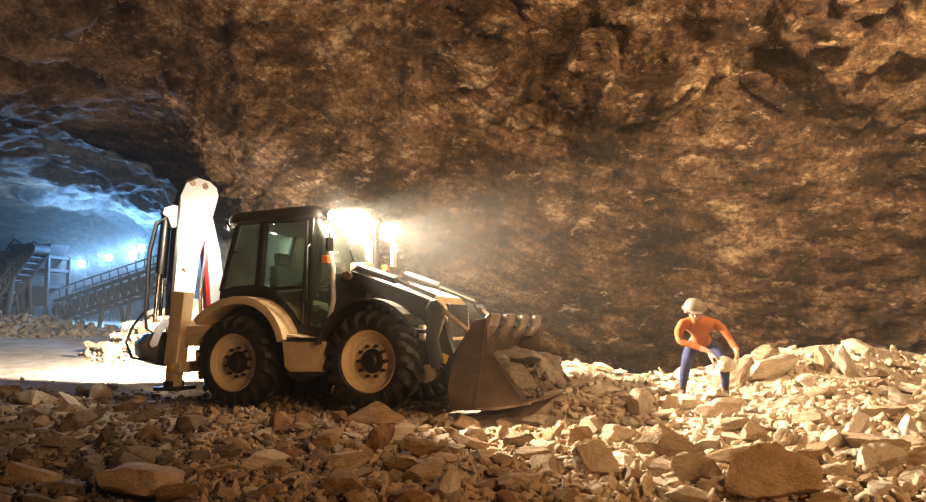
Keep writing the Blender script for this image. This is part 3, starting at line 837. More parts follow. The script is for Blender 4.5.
# roof: rounded slab with an overhanging rear lip
rf = MB(); rp = []
for cx, cy, a0 in ((1.16, .66, 0), (-.12, .66, 90), (-.12, -.66, 180), (1.16, -.66, 270)):
    for k in range(7):
        a = R(a0 + 15 * k); rp.append((cx + .2 * math.cos(a), cy + .2 * math.sin(a)))
b = bmesh.new()
ring = lambda sc, z: [b.verts.new(((p[0] - .5) * sc + .5, p[1] * sc, z)) for p in rp]
rr_ = [ring(.95, 2.735), ring(1.0, 2.76), ring(1.0, 2.83), ring(.97, 2.885), ring(.88, 2.925)]
for i in range(4):
    for k in range(len(rp)): b.faces.new((rr_[i][k], rr_[i][(k + 1) % len(rp)], rr_[i + 1][(k + 1) % len(rp)], rr_[i + 1][k]))
b.faces.new(rr_[0][::-1]); b.faces.new(rr_[-1]); bmesh.ops.recalc_face_normals(b, faces=b.faces); rf._merge(b)
rf.box((.5, 0, 2.93), (1.1, .9, .03), None, .012)
rf.build('cab_roof', M['grey'], ROOT, 50)

def pane(pts3, name, parent, th=.008):
    b = bmesh.new(); n = len(pts3)
    P0 = [Vector(p) for p in pts3]; nn = (P0[1] - P0[0]).cross(P0[2] - P0[0]).normalized() * th
    va = [b.verts.new(p) for p in P0]; vb = [b.verts.new(p + nn) for p in P0]
    b.faces.new(va); b.faces.new(vb[::-1])
    for i in range(n): b.faces.new((va[i], vb[i], vb[(i + 1) % n], va[(i + 1) % n]))
    bmesh.ops.recalc_face_normals(b, faces=b.faces)
    me = bpy.data.meshes.new(name); b.to_mesh(me); b.free()
    return link(name, me, M['glass'], parent)
for s in (-1, 1):
    y = s * (CY - .03)
    g = pane([(a, y, b_) for a, b_ in WP([(-.42, 1.73), (.22, 1.78), (.31, 2.71), (-.13, 2.71)], -.7)], 'rear_side_window', ROOT)
    MB().box((-.19, s * (CY - .005), 2.33), (.1, .02, .025)).build('window_latch', M['black'], g)
    # door
    dp = WP([(.30, 1.76), (.37, 2.70), (1.13, 2.70), (1.03, 1.20), (.97, 1.22), (.66, 1.56), (.44, 1.72)], -.75)
    mb = MB(); pts = [(a, s * (CY + .005), b_) for a, b_ in dp]
    mb.tube(pts + [pts[0]], .028, 8); mb.box((.70, s * (CY + .005), W(0, 1.735)[1] - .03), (.74, .03, .055))
    dr = mb.build('door', M['black'], ROOT)
    pane([(a, s * CY, b_) for a, b_ in WP([(.32, 1.79), (.38, 2.68), (1.11, 2.68), (1.05, 1.74)], -.75)], 'door_window', dr)
    pane([(a, s * CY, b_) for a, b_ in WP([(.68, 1.57), (.47, 1.71), (1.04, 1.70), (1.01, 1.24), (.98, 1.24)], -.75)], 'lower_door_window', dr)
    MB().box((.98, s * (CY + .03), W(0, 1.80)[1] - .04), (.12, .03, .03)).build('door_handle', M['chrome'], dr)
    # front quarter glass and grab rail
    pane([(a, s * (CY - .05), b_) for a, b_ in WP([(1.12, 1.2), (1.40, 1.2), (1.49, 1.6), (1.48, 2.0), (1.37, 2.45), (1.24, 2.70), (1.18, 2.70)], -.75)], 'quarter_window', ROOT)
    MB().tube([(1.15, s * (CY + .02), 1.52), (1.15, s * (CY + .085), 1.56), (1.17, s * (CY + .085), 2.3), (1.17, s * (CY + .02), 2.34)], .022, 8).build('grab_rail', M['black'], ROOT)
wx = WP([(1.50, 1.62), (1.495, 2.0), (1.41, 2.4), (1.25, 2.71)], 0)
b = bmesh.new(); vs = [[b.verts.new((a, yy, c)) for yy in (-.64, -.3, 0, .3, .64)] for a, c in wx]
for i in range(3):
    for k in range(4): b.faces.new((vs[i][k], vs[i][k + 1], vs[i + 1][k + 1], vs[i + 1][k]))
me = bpy.data.meshes.new('windscreen'); b.to_mesh(me); b.free(); ws = link('windscreen', me, M['glass'], ROOT, 60)
sm = ws.modifiers.new('thickness', 'SOLIDIFY'); sm.thickness = .008
MB().tube([(1.50, .1, 1.68), (1.52, -.05, 1.95), (1.47, -.15, 2.3)], .014, 8).build('wiper', M['black'], ws)
pane([(-.42, -.62, 1.8), (-.42, .62, 1.8), (-.13, .62, 2.70), (-.13, -.62, 2.70)], 'rear_window', ROOT)
# inside the cab
st = MB().box((.42, 0, 1.45), (.5, .52, .14), None, .05, 3).box((.42, 0, 1.28), (.35, .35, .28)).build('seat', M['seat'], ROOT)
MB().box((.17, 0, 1.82), (.15, .52, .66), (0, R(-8), 0), .07, 3).box((.12, 0, 2.25), (.11, .3, .2), (0, R(-8), 0), .05, 3).build('backrest', M['seat'], st)
for s in (-1, 1): MB().box((.4, s * .32, 1.68), (.36, .08, .07), None, .03).build('armrest', M['seat'], st)
sw = MB().tube([(1.25, 0, 1.2), (1.02, 0, 1.82)], .045, 10).box((1.12, 0, 1.5), (.16, .2, .5), (0, R(-18), 0), .04).build('steering_column', M['black'], ROOT)
mt = Matrix.Rotation(R(-22), 3, 'Y')
mb = MB(); pts = [mt @ Vector((.19 * math.cos(a), .19 * math.sin(a), 0)) + Vector((1.01, 0, 1.85)) for a in np.linspace(0, 2 * math.pi, 25)]
mb.tube(pts, .016, 8)
for a in (0, 2.1, 4.2): mb.tube([(1.01, 0, 1.83), mt @ Vector((.19 * math.cos(a), .19 * math.sin(a), 0)) + Vector((1.01, 0, 1.85))], .012, 6)
mb.build('steering_wheel', M['black'], sw)
MB().box((.75, -.52, 1.4), (.5, .2, .6), None, .05).build('console', M['black'], ROOT)
for y in (-.16, .16): MB().tube([(-.2, y, 1.3), (-.22, y, 1.95)], .014, 8).lathe([(0, .0), (.02, .028), (.06, .03), (.08, 0)], (-.22, y, 1.93), 'Z', 12).build('control_lever', M['black'], ROOT)

# hood ---------------------------------------------------------------
hp = WP([(1.46, 1.0), (1.46, 1.93), (2.0, 1.86), (2.6, 1.73), (3.0, 1.60), (3.13, 1.45), (3.15, .95)], 0)
hd = MB().prism(hp, -.46, .46, .05, 4).build('hood', M['cream'], ROOT, 50)
for s in (-1, 1):
    MB().prism(WP([(1.5, 1.05), (1.5, 1.84), (2.2, 1.72), (2.7, 1.56), (2.75, 1.0)], 0), s * .475, s * .455, .006).build('side_panel', M['black'], hd)  # thin black sheet, makes each hood side darker than the top
    vt = MB()
    for k in range(7): vt.box((1.7 + .13 * k, s * .48, 1.5 - .012 * k), (.03, .016, .26), (0, R(12), 0), .005)
    vt.build('vent', M['grey'], hd)
gr = MB().box((3.13, 0, 1.2), (.06, .7, .46), None, .02)
for k in range(8): gr.box((3.165, 0, 1.0 + .055 * k), (.02, .66, .018), None, .004)
gr.build('grille', M['black'], hd)
MB().box((1.66, -.12, 2.02), (.26, .3, .16), None, .04, 3).build('air_filter', M['cream'], ROOT)
MB().tube([(1.66, .3, 1.8), (1.66, .3, 2.62), (1.68, .3, 2.74), (1.75, .3, 2.80)], .055, 14).tube([(1.66, .3, 1.86), (1.66, .3, 2.15)], .075, 14).build('exhaust_pipe', M['grey'], ROOT)
MB().tube([(1.9, .1, 1.85), (1.9, .1, 1.97)], .045, 12).lathe([(0, .06), (.03, .06), (.04, .04), (.04, 0)], (1.9, .1, 1.96), 'Z', 14).build('filler_cap', M['black'], ROOT)
# mirrors and indicator
for s, nm in ((-1, 'near'), (1, 'far')):
    mb = MB().tube([(1.42, s * .70, 2.62), (1.62, s * .82, 2.52), (1.66, s * .95, 2.50)], .016, 8) if s > 0 else MB().tube([(1.42, s * .70, 2.60), (1.52, s * .78, 2.5), (1.52, s * .8, 2.42)], .014, 8)
    ma = mb.build('mirror_arm', M['black'], ROOT)
    if s > 0: MB().box((1.62, .97, 2.30), (.05, .2, .34), (0, 0, R(10)), .02).build('mirror', M['white'], ma)
    else: MB().box((1.53, -.81, 2.32), (.05, .12, .2), (0, 0, R(-10)), .02).build('mirror', M['black'], ma)
    MB().tube([(1.45, s * .7, 2.12), (1.5, s * .84, 2.12)], .014, 8).box((1.52, s * .88, 2.10), (.09, .14, .12), (0, 0, R(10)), .03).build('indicator_lamp', M['orange'], ROOT)
MB().tube([(1.46, .5, 2.68), (1.78, .62, 2.62), (1.80, .75, 2.36)], .02, 8).build('lamp_bracket', M['white'], ROOT)

# work lamps -----------------------------------------------------------
LAMPS = []
def work_lamp(x, y, z, yaw, pitch, lens, name):
    d_ = Vector((math.cos(yaw) * math.cos(pitch), math.sin(yaw) * math.cos(pitch), -math.sin(pitch)))
    q = d_.to_track_quat('X', 'Z').to_matrix().to_4x4()
    h = MB().lathe([(-.10, 0), (-.10, .03), (-.06, .07), (0, .082), (.012, .082), (.012, .07), (-.005, .07), (-.005, 0)], (0, 0, 0), 'X', 24, q)
    h.tube([(0, 0, -.12), (-.03, 0, -.03)], .014, 8)
    o = h.build(name, M['black'], ROOT, 50); o.location = (x, y, z)
    l = MB().lathe([(.0, 0), (.0, .066), (.006, .066), (.012, .05), (.016, 0)], (0, 0, 0), 'X', 24, q).build('lens', lens, o, 50)
    LAMPS.append((Vector((x, y, z)) + d_ * .10, d_))
for y in (-.62, .60): work_lamp(1.43, y, 2.79, R(-1), R(23), M['lens_front'], 'work_lamp')
for y, yw, pt in ((-.6, 188, 20), (.6, 156, 21)): work_lamp(-.42, y, 2.80, R(yw), R(pt), M['lens_rear'], 'work_lamp')

# front loader ------------------------------------------------------------
for s in (-1, 1):
    MB().prism(WP([(1.42, 1.1), (1.46, 1.78), (1.52, 1.93), (1.62, 1.93), (1.66, 1.82), (1.72, 1.80), (1.76, 1.96), (1.86, 2.02), (1.98, 1.96), (2.05, 1.78), (2.02, 1.4), (1.95, 1.1)], -.6), s * .66, s * .50, .015).build('loader_tower', M['grey'], ROOT)
    arm = MB().prism(WP([(1.70, 1.80), (1.72, 1.93), (1.86, 1.96), (2.92, 1.60), (3.12, 1.52), (3.26, 1.30), (3.42, .78), (3.52, .60), (3.46, .48), (3.30, .50), (3.12, .98), (2.98, 1.26), (2.78, 1.40)], -.7), s * .80, s * .66, .015).build('loader_arm', M['black'], ROOT)
    MB().cyl((1.84, s * .60, W(1.84, 1.90)[1]), (1.84, s * .86, W(1.84, 1.90)[1]), .06).cyl((3.42, s * .6, .45), (3.42, s * .86, .45), .055).build('pivot_pin', M['steel'], arm)
    MB().box((3.27, s * .812, .70), (.1, .012, .12), (0, R(22), 0), .003).build('yellow_decal', M['sticker'], arm)['label'] = 'yellow warning sticker'
    cy = MB().tube([(1.95, s * .73, W(1.95, 2.02)[1]), (2.55, s * .73, W(2.55, 1.83)[1])], .06, 16).build('tilt_cylinder', M['black'], ROOT)
    MB().tube([(2.5, s * .73, W(2.5, 1.845)[1]), (3.14, s * .73, W(3.14, 1.60)[1])], .034, 14).build('piston_rod', M['chrome'], cy)
    lc = MB().tube([(1.9, s * .60, 1.15), (2.5, s * .62, 1.1)], .055, 16).build('lift_cylinder', M['black'], ROOT)
    MB().tube([(2.45, s * .62, 1.1), (3.0, s * .64, 1.05)], .03, 14).build('piston_rod', M['chrome'], lc)
    ck = MB().prism(WP([(3.06, 1.44), (3.10, 1.53), (3.20, 1.55), (3.29, 1.47), (3.31, 1.32), (3.21, 1.02), (3.27, .78), (3.22, .66), (3.12, .66), (3.04, .96), (3.07, 1.25)], -.8), s * .90, s * .82, .02).cyl((3.17, s * .78, W(3.17, 1.46)[1]), (3.17, s * .93, W(3.17, 1.46)[1]), .045).build('bell_crank', M['grey'], ROOT)
    MB().tube([(3.22, s * .80, W(3.2, 1.46)[1]), (3.66, s * .80, 1.0)], .034, 12).build('tilt_link', M['steel'], ROOT)
    MB().prism([(3.30, .5), (3.34, .66), (3.60, 1.02), (3.72, 1.02), (3.60, .8), (3.52, .3), (3.40, .3)], s * .84, s * .76, .012).build('bucket_hanger', M['black'], ROOT)
MB().cyl((2.95, -.7, W(2.95, 1.36)[1]), (2.95, .7, W(2.95, 1.36)[1]), .06).cyl((3.3, -.7, .6), (3.3, .7, .6), .07).build('cross_tube', M['black'], ROOT)
hs = MB()
for k, (y, dz) in enumerate(((-.55, 0), (-.5, .05), (-.56, .1))):
    hs.tube([(2.9, y, 1.1 - dz), (3.05, y - .1, .82 - dz), (3.2, y - .12, .62 - dz), (3.38, y - .05, .55)], .016, 8)
hs.build('hydraulic_hose', M['hose'], ROOT)

# bucket --------------------------------------------------------------------
inner = [(4.52, .20), (4.1, .13), (3.68, .11), (3.56, .17), (3.52, .38), (3.60, .70), (3.76, .95), (3.93, 1.06)]
bk = MB(); out = []
for i, p in enumerate(inner):
    a = Vector(inner[max(i - 1, 0)]); c = Vector(inner[min(i + 1, len(inner) - 1)]); tt = (c - a).normalized()
    out.append((p[0] - tt.y * .035, p[1] + tt.x * .035))
bk.prism(inner + out[::-1], -1.15, 1.15, 0)
# tall scalloped top edge with openings between its ears
for y0, y1 in ((-1.15, -.78), (-.48, -.16), (.16, .48), (.78, 1.15)):
    bk.prism([(3.86, .98), (3.90, .95), (4.02, 1.10), (4.06, 1.24), (4.03, 1.26), (3.97, 1.16)], y0, y1, .006)
bucket = bk.build('bucket', M['steel'], ROOT)
for s in (-1, 1):
    sp = MB().prism([(3.49, .10), (3.62, .08), (4.50, .19), (4.42, .30), (4.02, .78), (4.0, 1.2), (3.86, 1.18), (3.66, .92), (3.52, .60), (3.47, .36)], s * 1.18, s * 1.145, .008).build('side_plate', M['plate'], bucket)
    MB().prism([(3.80, .1), (3.84, .1), (4.0, 1.12), (3.97, 1.14)], s * 1.195, s * 1.175, .004).prism([(4.42, .24), (4.46, .27), (4.05, .80), (4.01, .76)], s * 1.2, s * 1.17, .006).build('side_rib', M['plate'], sp)
MB().prism([(4.40, .155), (4.42, .19), (4.70, .245), (4.71, .23)], -1.2, 1.2, .004).build('cutting_edge', M['steel'], bucket)
for y in (-.63, 0, .63):
    lg = MB().lathe([(-.15, 0), (-.15, .085), (-.12, .10), (.12, .10), (.15, .085), (.15, 0)], (3.92, y, 1.17), 'Y', 20)
    lg.box((3.88, y, 1.10), (.1, .26, .18), None, .02)
    lo_ = lg.build('ear', M['black'], bucket)
    MB().lathe([(-.17, 0), (-.17, .05), (.17, .05), (.17, 0)], (3.93, y, 1.18), 'Y', 14).build('pin', M['steel'], lo_)

# backhoe ----------------------------------------------------------------------
SWG = R(60)
bdir = Vector((-math.cos(SWG), -math.sin(SWG), 0)); ndir = Vector((math.sin(SWG), -math.cos(SWG), 0))
KM = Matrix(((bdir.x, 0, ndir.x, -1.25), (bdir.y, 0, ndir.y, .1), (0, 1, 0, .11), (0, 0, 0, 1)))
def K(b_, z, n): return KM @ Vector((b_, z, n))
MB().box((-.75, 0, .72), (.62, 1.2, .3), None, .03).box((-.95, 0, .62), (.16, 2.2, .16), None, .02).box((-.95, 0, 1.24), (.16, 2.2, .16), None, .02).box((-.66, -.78, 1.08), (.5, .42, .30), None, .03).box((-.66, .78, 1.08), (.5, .42, .30), None, .03).build('rear_frame', M['cream'], ROOT)
MB().box((-1.12, .1, .95), (.2, .55, .86), None, .04).cyl((-1.28, .1, .5), (-1.28, .1, 1.42), .1).build('kingpost', M['cream'], ROOT)
for s in (-1, 1):
    sb = MB().box((-1.0, s * 1.0, 1.2), (.24, .22, 1.1), (0, R(7), 0), .025).build('stabilizer', M['cream'], ROOT)
    MB().box((-1.07, s * 1.0, .55), (.19, .17, .5), (0, R(7), 0), .02).build('inner_leg', M['cream'], sb)
    MB().box((-1.06, s * 1.0, .31), (.44, .42, .06), None, .02).box((-1.08, s * 1.0, .37), (.14, .3, .1), None, .02).build('foot_pad', M['black'], sb)
    MB().box((-1.02, s * 1.118, .62), (.08, .01, .08), (0, R(7), 0), .002).build('yellow_decal', M['sticker'], sb)
# boom from the kingpost up to the top pivot
bm_ = MB().prism([(.02, .95), (.14, 1.0), (.17, 1.8), (.24, 2.5), (.46, 3.15), (.50, 3.40), (.36, 3.50), (.22, 3.48), (.13, 3.38), (.13, 2.97), (-.01, 2.38), (-.09, 1.8), (-.12, 1.0)], -.13, .07, .02, 2, mat=KM).build('boom', M['white'], ROOT)
MB().prism([(.13, 1.4), (.20, 1.4), (.28, 2.5), (.40, 2.9), (.35, 2.9), (.22, 2.5)], -.10, .085, .004, 2, mat=KM).build('red_stripe', M['red'], bm_)['label'] = 'red strip along the boom'
# dipper: wide tapering plate folded down beside the boom
dpp = MB().prism([(.72, 3.22), (.63, 3.44), (.44, 3.54), (.26, 3.50), (.14, 3.40), (.11, 3.26), (.19, 2.95), (.31, 2.61), (.40, 2.28), (.45, 1.79), (.50, 1.25), (.62, 1.02), (.78, 1.04), (.80, 1.3), (.78, 1.79), (.75, 2.19), (.71, 2.67)], .09, .30, .02, 2, mat=KM)
dpp = dpp.build('dipper', M['white'], ROOT)
for b_, z in ((.33, 3.40), (.53, 3.43), (.62, 2.05), (.60, 1.62)): MB().cyl(K(b_, z, -.16), K(b_, z, .325), .042).build('pivot_pin', M['steel'], dpp)
MB().prism([(.72, 2.70), (.72, 3.04), (.82, 3.06), (.96, 3.0), (.98, 2.90), (.90, 2.86), (.84, 2.70)], .10, .28, .015, 2, mat=KM).build('cylinder_bracket', M['white'], dpp)
MB().prism([(.74, 3.16), (.64, 3.47), (.46, 3.57), (.44, 3.52), (.61, 3.42), (.70, 3.20), (.69, 2.67), (.76, 1.3), (.84, 1.3), (.82, 1.79), (.79, 2.4)], -.02, .295, .01, 2, mat=KM).build('unlit_flank', M['black'], dpp)  # black sheet standing in for the dipper's outer flank in shadow
bc = MB().cyl(K(.92, 2.93, .19), K(.99, 1.95, .19), .055).build('bucket_cylinder', M['black'], ROOT)
MB().cyl(K(.985, 2.0, .19), K(1.04, 1.20, .19), .03).build('piston_rod', M['chrome'], bc)
dc = MB().cyl(K(.82, 2.80, -.02), K(.88, 1.9, -.02), .055).build('dipper_cylinder', M['black'], ROOT)
MB().cyl(K(.875, 1.95, -.02), K(.90, 1.3, -.02), .03).build('piston_rod', M['chrome'], dc)
MB().prism([(.56, .92), (.62, 1.22), (.80, 1.30), (.92, 1.22), (.90, 1.02), (.80, .78), (.66, .74)], .31, .40, .02, 2, mat=KM).build('quick_hitch', M['cream'], ROOT)
MB().prism([(.86, 1.18), (.94, 1.24), (1.06, 1.12), (1.16, .86), (1.12, .80), (1.04, .84), (.98, 1.02)], .345, .41, .015, 2, mat=KM).build('bucket_link', M['white'], ROOT)
# digging bucket curled under the dipper
bo = [(.68, .98), (.90, 1.05), (1.12, 1.02), (1.26, .88), (1.24, .70), (1.10, .58), (.92, .52), (.78, .54)]
bi = [(p[0] * .86 + .93 * .14, p[1] * .86 + .78 * .14) for p in bo]
db = MB().prism(bo + bi[::-1], -.1, .34, .006, 2, mat=KM)
for n0 in (-.1, .31): db.prism(bo, n0, n0 + .03, .004, 2, mat=KM)
db = db.build('digging_bucket', M['black'], ROOT)
for k in range(4): MB().prism([(.82, .56), (.76, .58), (.66, .66), (.70, .54)], -.08 + k * .11, -.02 + k * .11, .006, 2, mat=KM).build('tooth', M['steel'], db)
for k in range(4):
    n0 = .02 + .08 * k; o_ = .03 * k
    MB().tube([K(.86, 2.9, n0), K(.99 + o_, 2.75, n0), K(1.08 + o_, 2.3, n0), K(1.10 + o_, 1.7, n0), K(1.12 + o_, 1.4, n0 + .05)] + ([K(1.30 + o_, 1.15, n0), K(1.40 + o_ * .6, .9, n0), K(1.32, .66, n0), K(1.08, .60, n0)] if k < 2 else [K(1.1 + o_, 1.1, n0 + .05), K(.95, .95, n0)]), .017, 8).build('hydraulic_hose', M['hose'], ROOT)
MB().tube([K(.3, 1.2, .1), K(.33, 1.7, .14), K(.26, 2.2, .1), K(.22, 2.8, .1)], .03, 10).build('boom_cylinder', M['chrome'], ROOT)

# stones carried in the bucket ------------------------------------------------------
bpy.context.view_layer.update()
RM = Matrix.LocRotScale(ROOT.location, ROOT.rotation_euler, None)
def mach(x, y, z): return RM @ Vector((x, y, z))
BR = [
 (4.12, -.42, .38, (.30, .34, .24), (10, 14, 30), 'large split grey-brown stone lying in the near half of the bucket'),
 (4.20, .30, .40, (.32, .40, .26), (-8, 10, 70), 'largest grey-brown stone heaped in the middle of the bucket'),
 (4.18, .86, .36, (.24, .26, .22), (12, 0, 10), 'grey-brown stone at the far end of the bucket'),
 (4.0, .10, .68, (.26, .34, .12), (4, 8, 90), 'flat slab lying on top of the stones in the bucket'),
 (4.30, .62, .58, (.2, .26, .14), (18, 22, 20), 'tilted slab resting on the far stones in the bucket'),
 (4.42, -.12, .27, (.14, .17, .10), (0, 10, 40), 'small stone at the lip of the bucket'),
 (3.84, .66, .66, (.18, .2, .15), (0, 20, 60), 'rounded stone against the back of the bucket'),
 (4.44, .42, .28, (.12, .14, .1), (0, 0, 10), 'small stone between the lip and the largest bucket stone'),
 (3.85, -.3, .62, (.14, .16, .12), (0, 20, 60), 'small stone tucked behind the split stone in the bucket'),
]
for i, (x, y, z, dm, rt, lb) in enumerate(BR):
    me = rock_mesh('stone', 300 + i, 4, 12, dm, .07, .45, .9, M['stone_grey'])
    o = link('stone', me); o.location = mach(x, y, z); o.rotation_euler = (R(rt[0]), R(rt[1]), R(rt[2] - 22))
    tag(o, lb, 'rock')
rngb = np.random.default_rng(77); pl = []
for _ in range(420):
    x = rngb.uniform(3.75, 4.5); y = rngb.uniform(-.75, 1.08)
    top = .20 + .42 * math.exp(-((y - .3) / .65) ** 2) * max(0, 1 - ((x - 4.05) / .5) ** 2)
    pl.append(mach(x, y, top))
small_rubble('rubble', 'loose rubble filling the loader bucket', np.array([p[:] for p in pl]), .02 + .07 * rngb.random(420) ** 2, M['grit_grey'], 1, 8)


def at(px, py, D):
    r = ray(px, py); t = D / r[1]
    return Vector((r[0] * t, D, CAMH + r[2] * t))

# long lattice conveyor in the tunnel
def conveyor(name, a, b_, h, wdt, label, bays, legs):
    root = empty(name, (a.x, a.y, 0)); tag(root, label, 'conveyor')
    A = a - Vector((a.x, a.y, 0)); B = b_ - Vector((a.x, a.y, 0))
    ax = (B - A).normalized(); side = Vector((-ax.y, ax.x, 0)).normalized(); up = ax.cross(side); up = up if up.z > 0 else -up
    fr = MB()
    for s in (-1, 1):
        o = side * (s * wdt / 2)
        fr.tube([A + o, B + o], .09, 6); fr.tube([A + o + up * h, B + o + up * h], .09, 6)
        for k in range(bays + 1):
            p = A.lerp(B, k / bays) + o
            fr.tube([p, p + up * h], .06, 6)
            if k < bays:
                q = A.lerp(B, (k + 1) / bays) + o
                fr.tube([p, q + up * h], .045, 6)
    for k in range(bays + 1):
        p = A.lerp(B, k / bays)
        fr.tube([p - side * wdt / 2, p + side * wdt / 2], .05, 6)
    fr.build('truss', M['conveyor'], root)
    c = (A + B) / 2 + up * (h * .62)
    ln = (B - A).length
    mt = Matrix((ax, side, up)).transposed().to_4x4(); mt.translation = c
    bl = MB(); bl.box((0, 0, 0), (ln, wdt * .8, .08), None, .02); bmesh.ops.transform(bl.bm, matrix=mt, verts=bl.bm.verts)
    bl.build('belt', M['belt'], root)
    for e in (A, B):
        MB().cyl(e + up * h * .5 - side * wdt * .5, e + up * h * .5 + side * wdt * .5, .24).build('drum', M['conveyor'], root)
    rl = MB()
    for s in (-1, 1): rl.tube([A + side * (s * wdt * .6) + up * (h + .5), B + side * (s * wdt * .6) + up * (h + .5)], .035, 6)
    for k in range(bays + 1):
        for s in (-1, 1):
            p = A.lerp(B, k / bays) + side * (s * wdt * .6); rl.tube([p + up * h, p + up * (h + .5)], .03, 6)
    rl.build('handrail', M['conveyor'], root)
    for t_ in legs:
        p = A.lerp(B, t_); wp = p + Vector((a.x, a.y, 0)); g = gh(wp.x, wp.y)
        for s in (-1, 1):
            MB().tube([p + side * (s * wdt / 2), Vector((p.x, p.y, g - .1)) + side * (s * wdt * .75)], .09, 6).build('leg', M['conveyor'], root)
    return root
conveyor('lattice_conveyor', at(66, 319, 33), at(186, 281, 31), .85, 1.0, 'long lattice belt conveyor rising toward the lamps in the blue tunnel', 14, (.05, .4, .62, .95))
conveyor('loading_conveyor', at(2, 304, 30), at(41, 252, 30), .40, 1.1, 'steep dark conveyor climbing to the screening tower at the far left', 9, (.15, .5))
# screening tower
a = at(36, 322, 32)
tw = empty('screening_tower', (a.x, a.y, gh(a.x, a.y))); tw.scale = (.84, .84, .84); tag(tw, 'dark steel screening tower beside the steep conveyor', 'screening tower')
f = MB()
for x in (-1.1, -.1, 1.1):
    for y in (-1, 1): f.box((x, y, 1.7), (.18, .18, 3.6), None, .02)
for z in (.9, 1.8, 2.7, 3.4):
    for y in (-1, 1): f.box((0, y, z), (2.4, .12, .16), None, .02)
    for x in (-1.1, 1.1): f.box((x, 0, z), (.12, 2.0, .16), None, .02)
f.build('tower_frame', M['conveyor'], tw)
for z in (.95, 1.85): MB().box((0, 0, z), (2.3, 1.9, .06), None, .01).build('deck', M['conveyor'], tw)
MB().prism([(-1.2, 4.1), (1.2, 4.1), (.5, 2.75), (-.5, 2.75)], -.9, .9, .03).build('hopper', M['conveyor'], tw)
MB().box((.1, -.4, 1.35), (1.5, .9, .8), None, .06).build('motor_housing', M['conveyor'], tw)
MB().tube([(-1.1, -1.05, .9), (-1.1, -1.05, 1.5), (1.1, -1.05, 1.5), (1.1, -1.05, .9)], .035, 6).tube([(-1.1, -1.05, 1.85), (-1.1, -1.05, 2.45), (1.1, -1.05, 2.45), (1.1, -1.05, 1.85)], .035, 6).build('handrail', M['conveyor'], tw)
# second smaller frame at the picture's left border
a = at(3, 322, 32.5)
t2 = empty('feed_hopper', (a.x, a.y, gh(a.x, a.y))); t2.scale = (.84, .84, .84); tag(t2, 'dark feed hopper on legs at the very left edge of the tunnel', 'hopper')
MB().prism([(-.9, 3.9), (.9, 3.9), (.35, 2.4), (-.35, 2.4)], -.8, .8, .03).build('hopper_bin', M['conveyor'], t2)
for x in (-.7, .7):
    for y in (-.6, .6): MB().box((x, y, 1.5), (.14, .14, 3.2), None, .02).build('leg', M['conveyor'], t2)
# sand heap
a = at(66, 316, 46); g = gh(a.x, a.y)
b = bmesh.new(); N_ = 48; rings = []
for j in range(16):
    t_ = j / 15; ring_ = []
    for k in range(N_):
        an = 2 * math.pi * k / N_; rr = 2.6 * t_ + .03
        ring_.append(b.verts.new((rr * math.cos(an) * 1.1, rr * math.sin(an), 2.0 * (1 - t_) ** 1.05 - .12)))
    rings.append(ring_)
for j in range(15):
    for k in range(N_): b.faces.new((rings[j][k], rings[j + 1][k], rings[j + 1][(k + 1) % N_], rings[j][(k + 1) % N_]))
b.faces.new(rings[0])
vs = np.array([v.co[:] for v in b.verts]); dz = .12 * fbm(vs * .9, 4)
for v, d_ in zip(b.verts, dz): v.co.z += d_
me = bpy.data.meshes.new('sand_heap'); b.to_mesh(me); b.free()
o = link('sand_heap', me, M['sand'], None, 60); o.location = (a.x, a.y, g)
tag(o, 'pale conical heap of crushed stone behind the conveyor foot', 'heap')
# floodlights on masts
FL = []
for px, py, D, lb in ((83, 264, 38, 'blue-white floodlight on a mast, leftmost of the tunnel lamps'),
                      (110, 258, 38, 'blue-white floodlight on a mast in the middle of the tunnel lamps'),
                      (134, 256, 35, 'bright floodlight, lower of the two close together by the digging arm'),
                      (142, 249, 36, 'bright floodlight, upper of the two close together by the digging arm')):
    p = at(px, py, D); g = gh(p.x, p.y)
    root = empty('floodlight', (p.x, p.y, g)); tag(root, lb, 'lamp', 'floodlights of the blue tunnel')
    hgt = p.z - g
    MB().cyl((0, .22, -.05), (0, .22, hgt + .1), .05, 10).build('mast', M['conveyor'], root)
    MB().tube([(0, .22, .5), (.5, .3, -.03)], .03, 6).tube([(0, .22, .5), (-.5, .3, -.03)], .03, 6).tube([(0, .22, .5), (0, .75, -.03)], .03, 6).build('tripod', M['conveyor'], root)
    hs = MB().prism([(-.10, -.2), (.12, -.14), (.12, .14), (-.10, .2)], -.22, .22, .02, mat=Matrix(((0, 0, 1, 0), (1, 0, 0, .0), (0, 1, 0, hgt), (0, 0, 0, 1)))).build('lamp_housing', M['black'], root)
    ln = MB().lathe([(0, 0), (0, .17), (-.02, .16), (-.03, 0)], (0, -.122, hgt), 'Y', 24).build('lens', M['lens_blue'], hs)
    FL.append((p.x, p.y - .30, p.z))


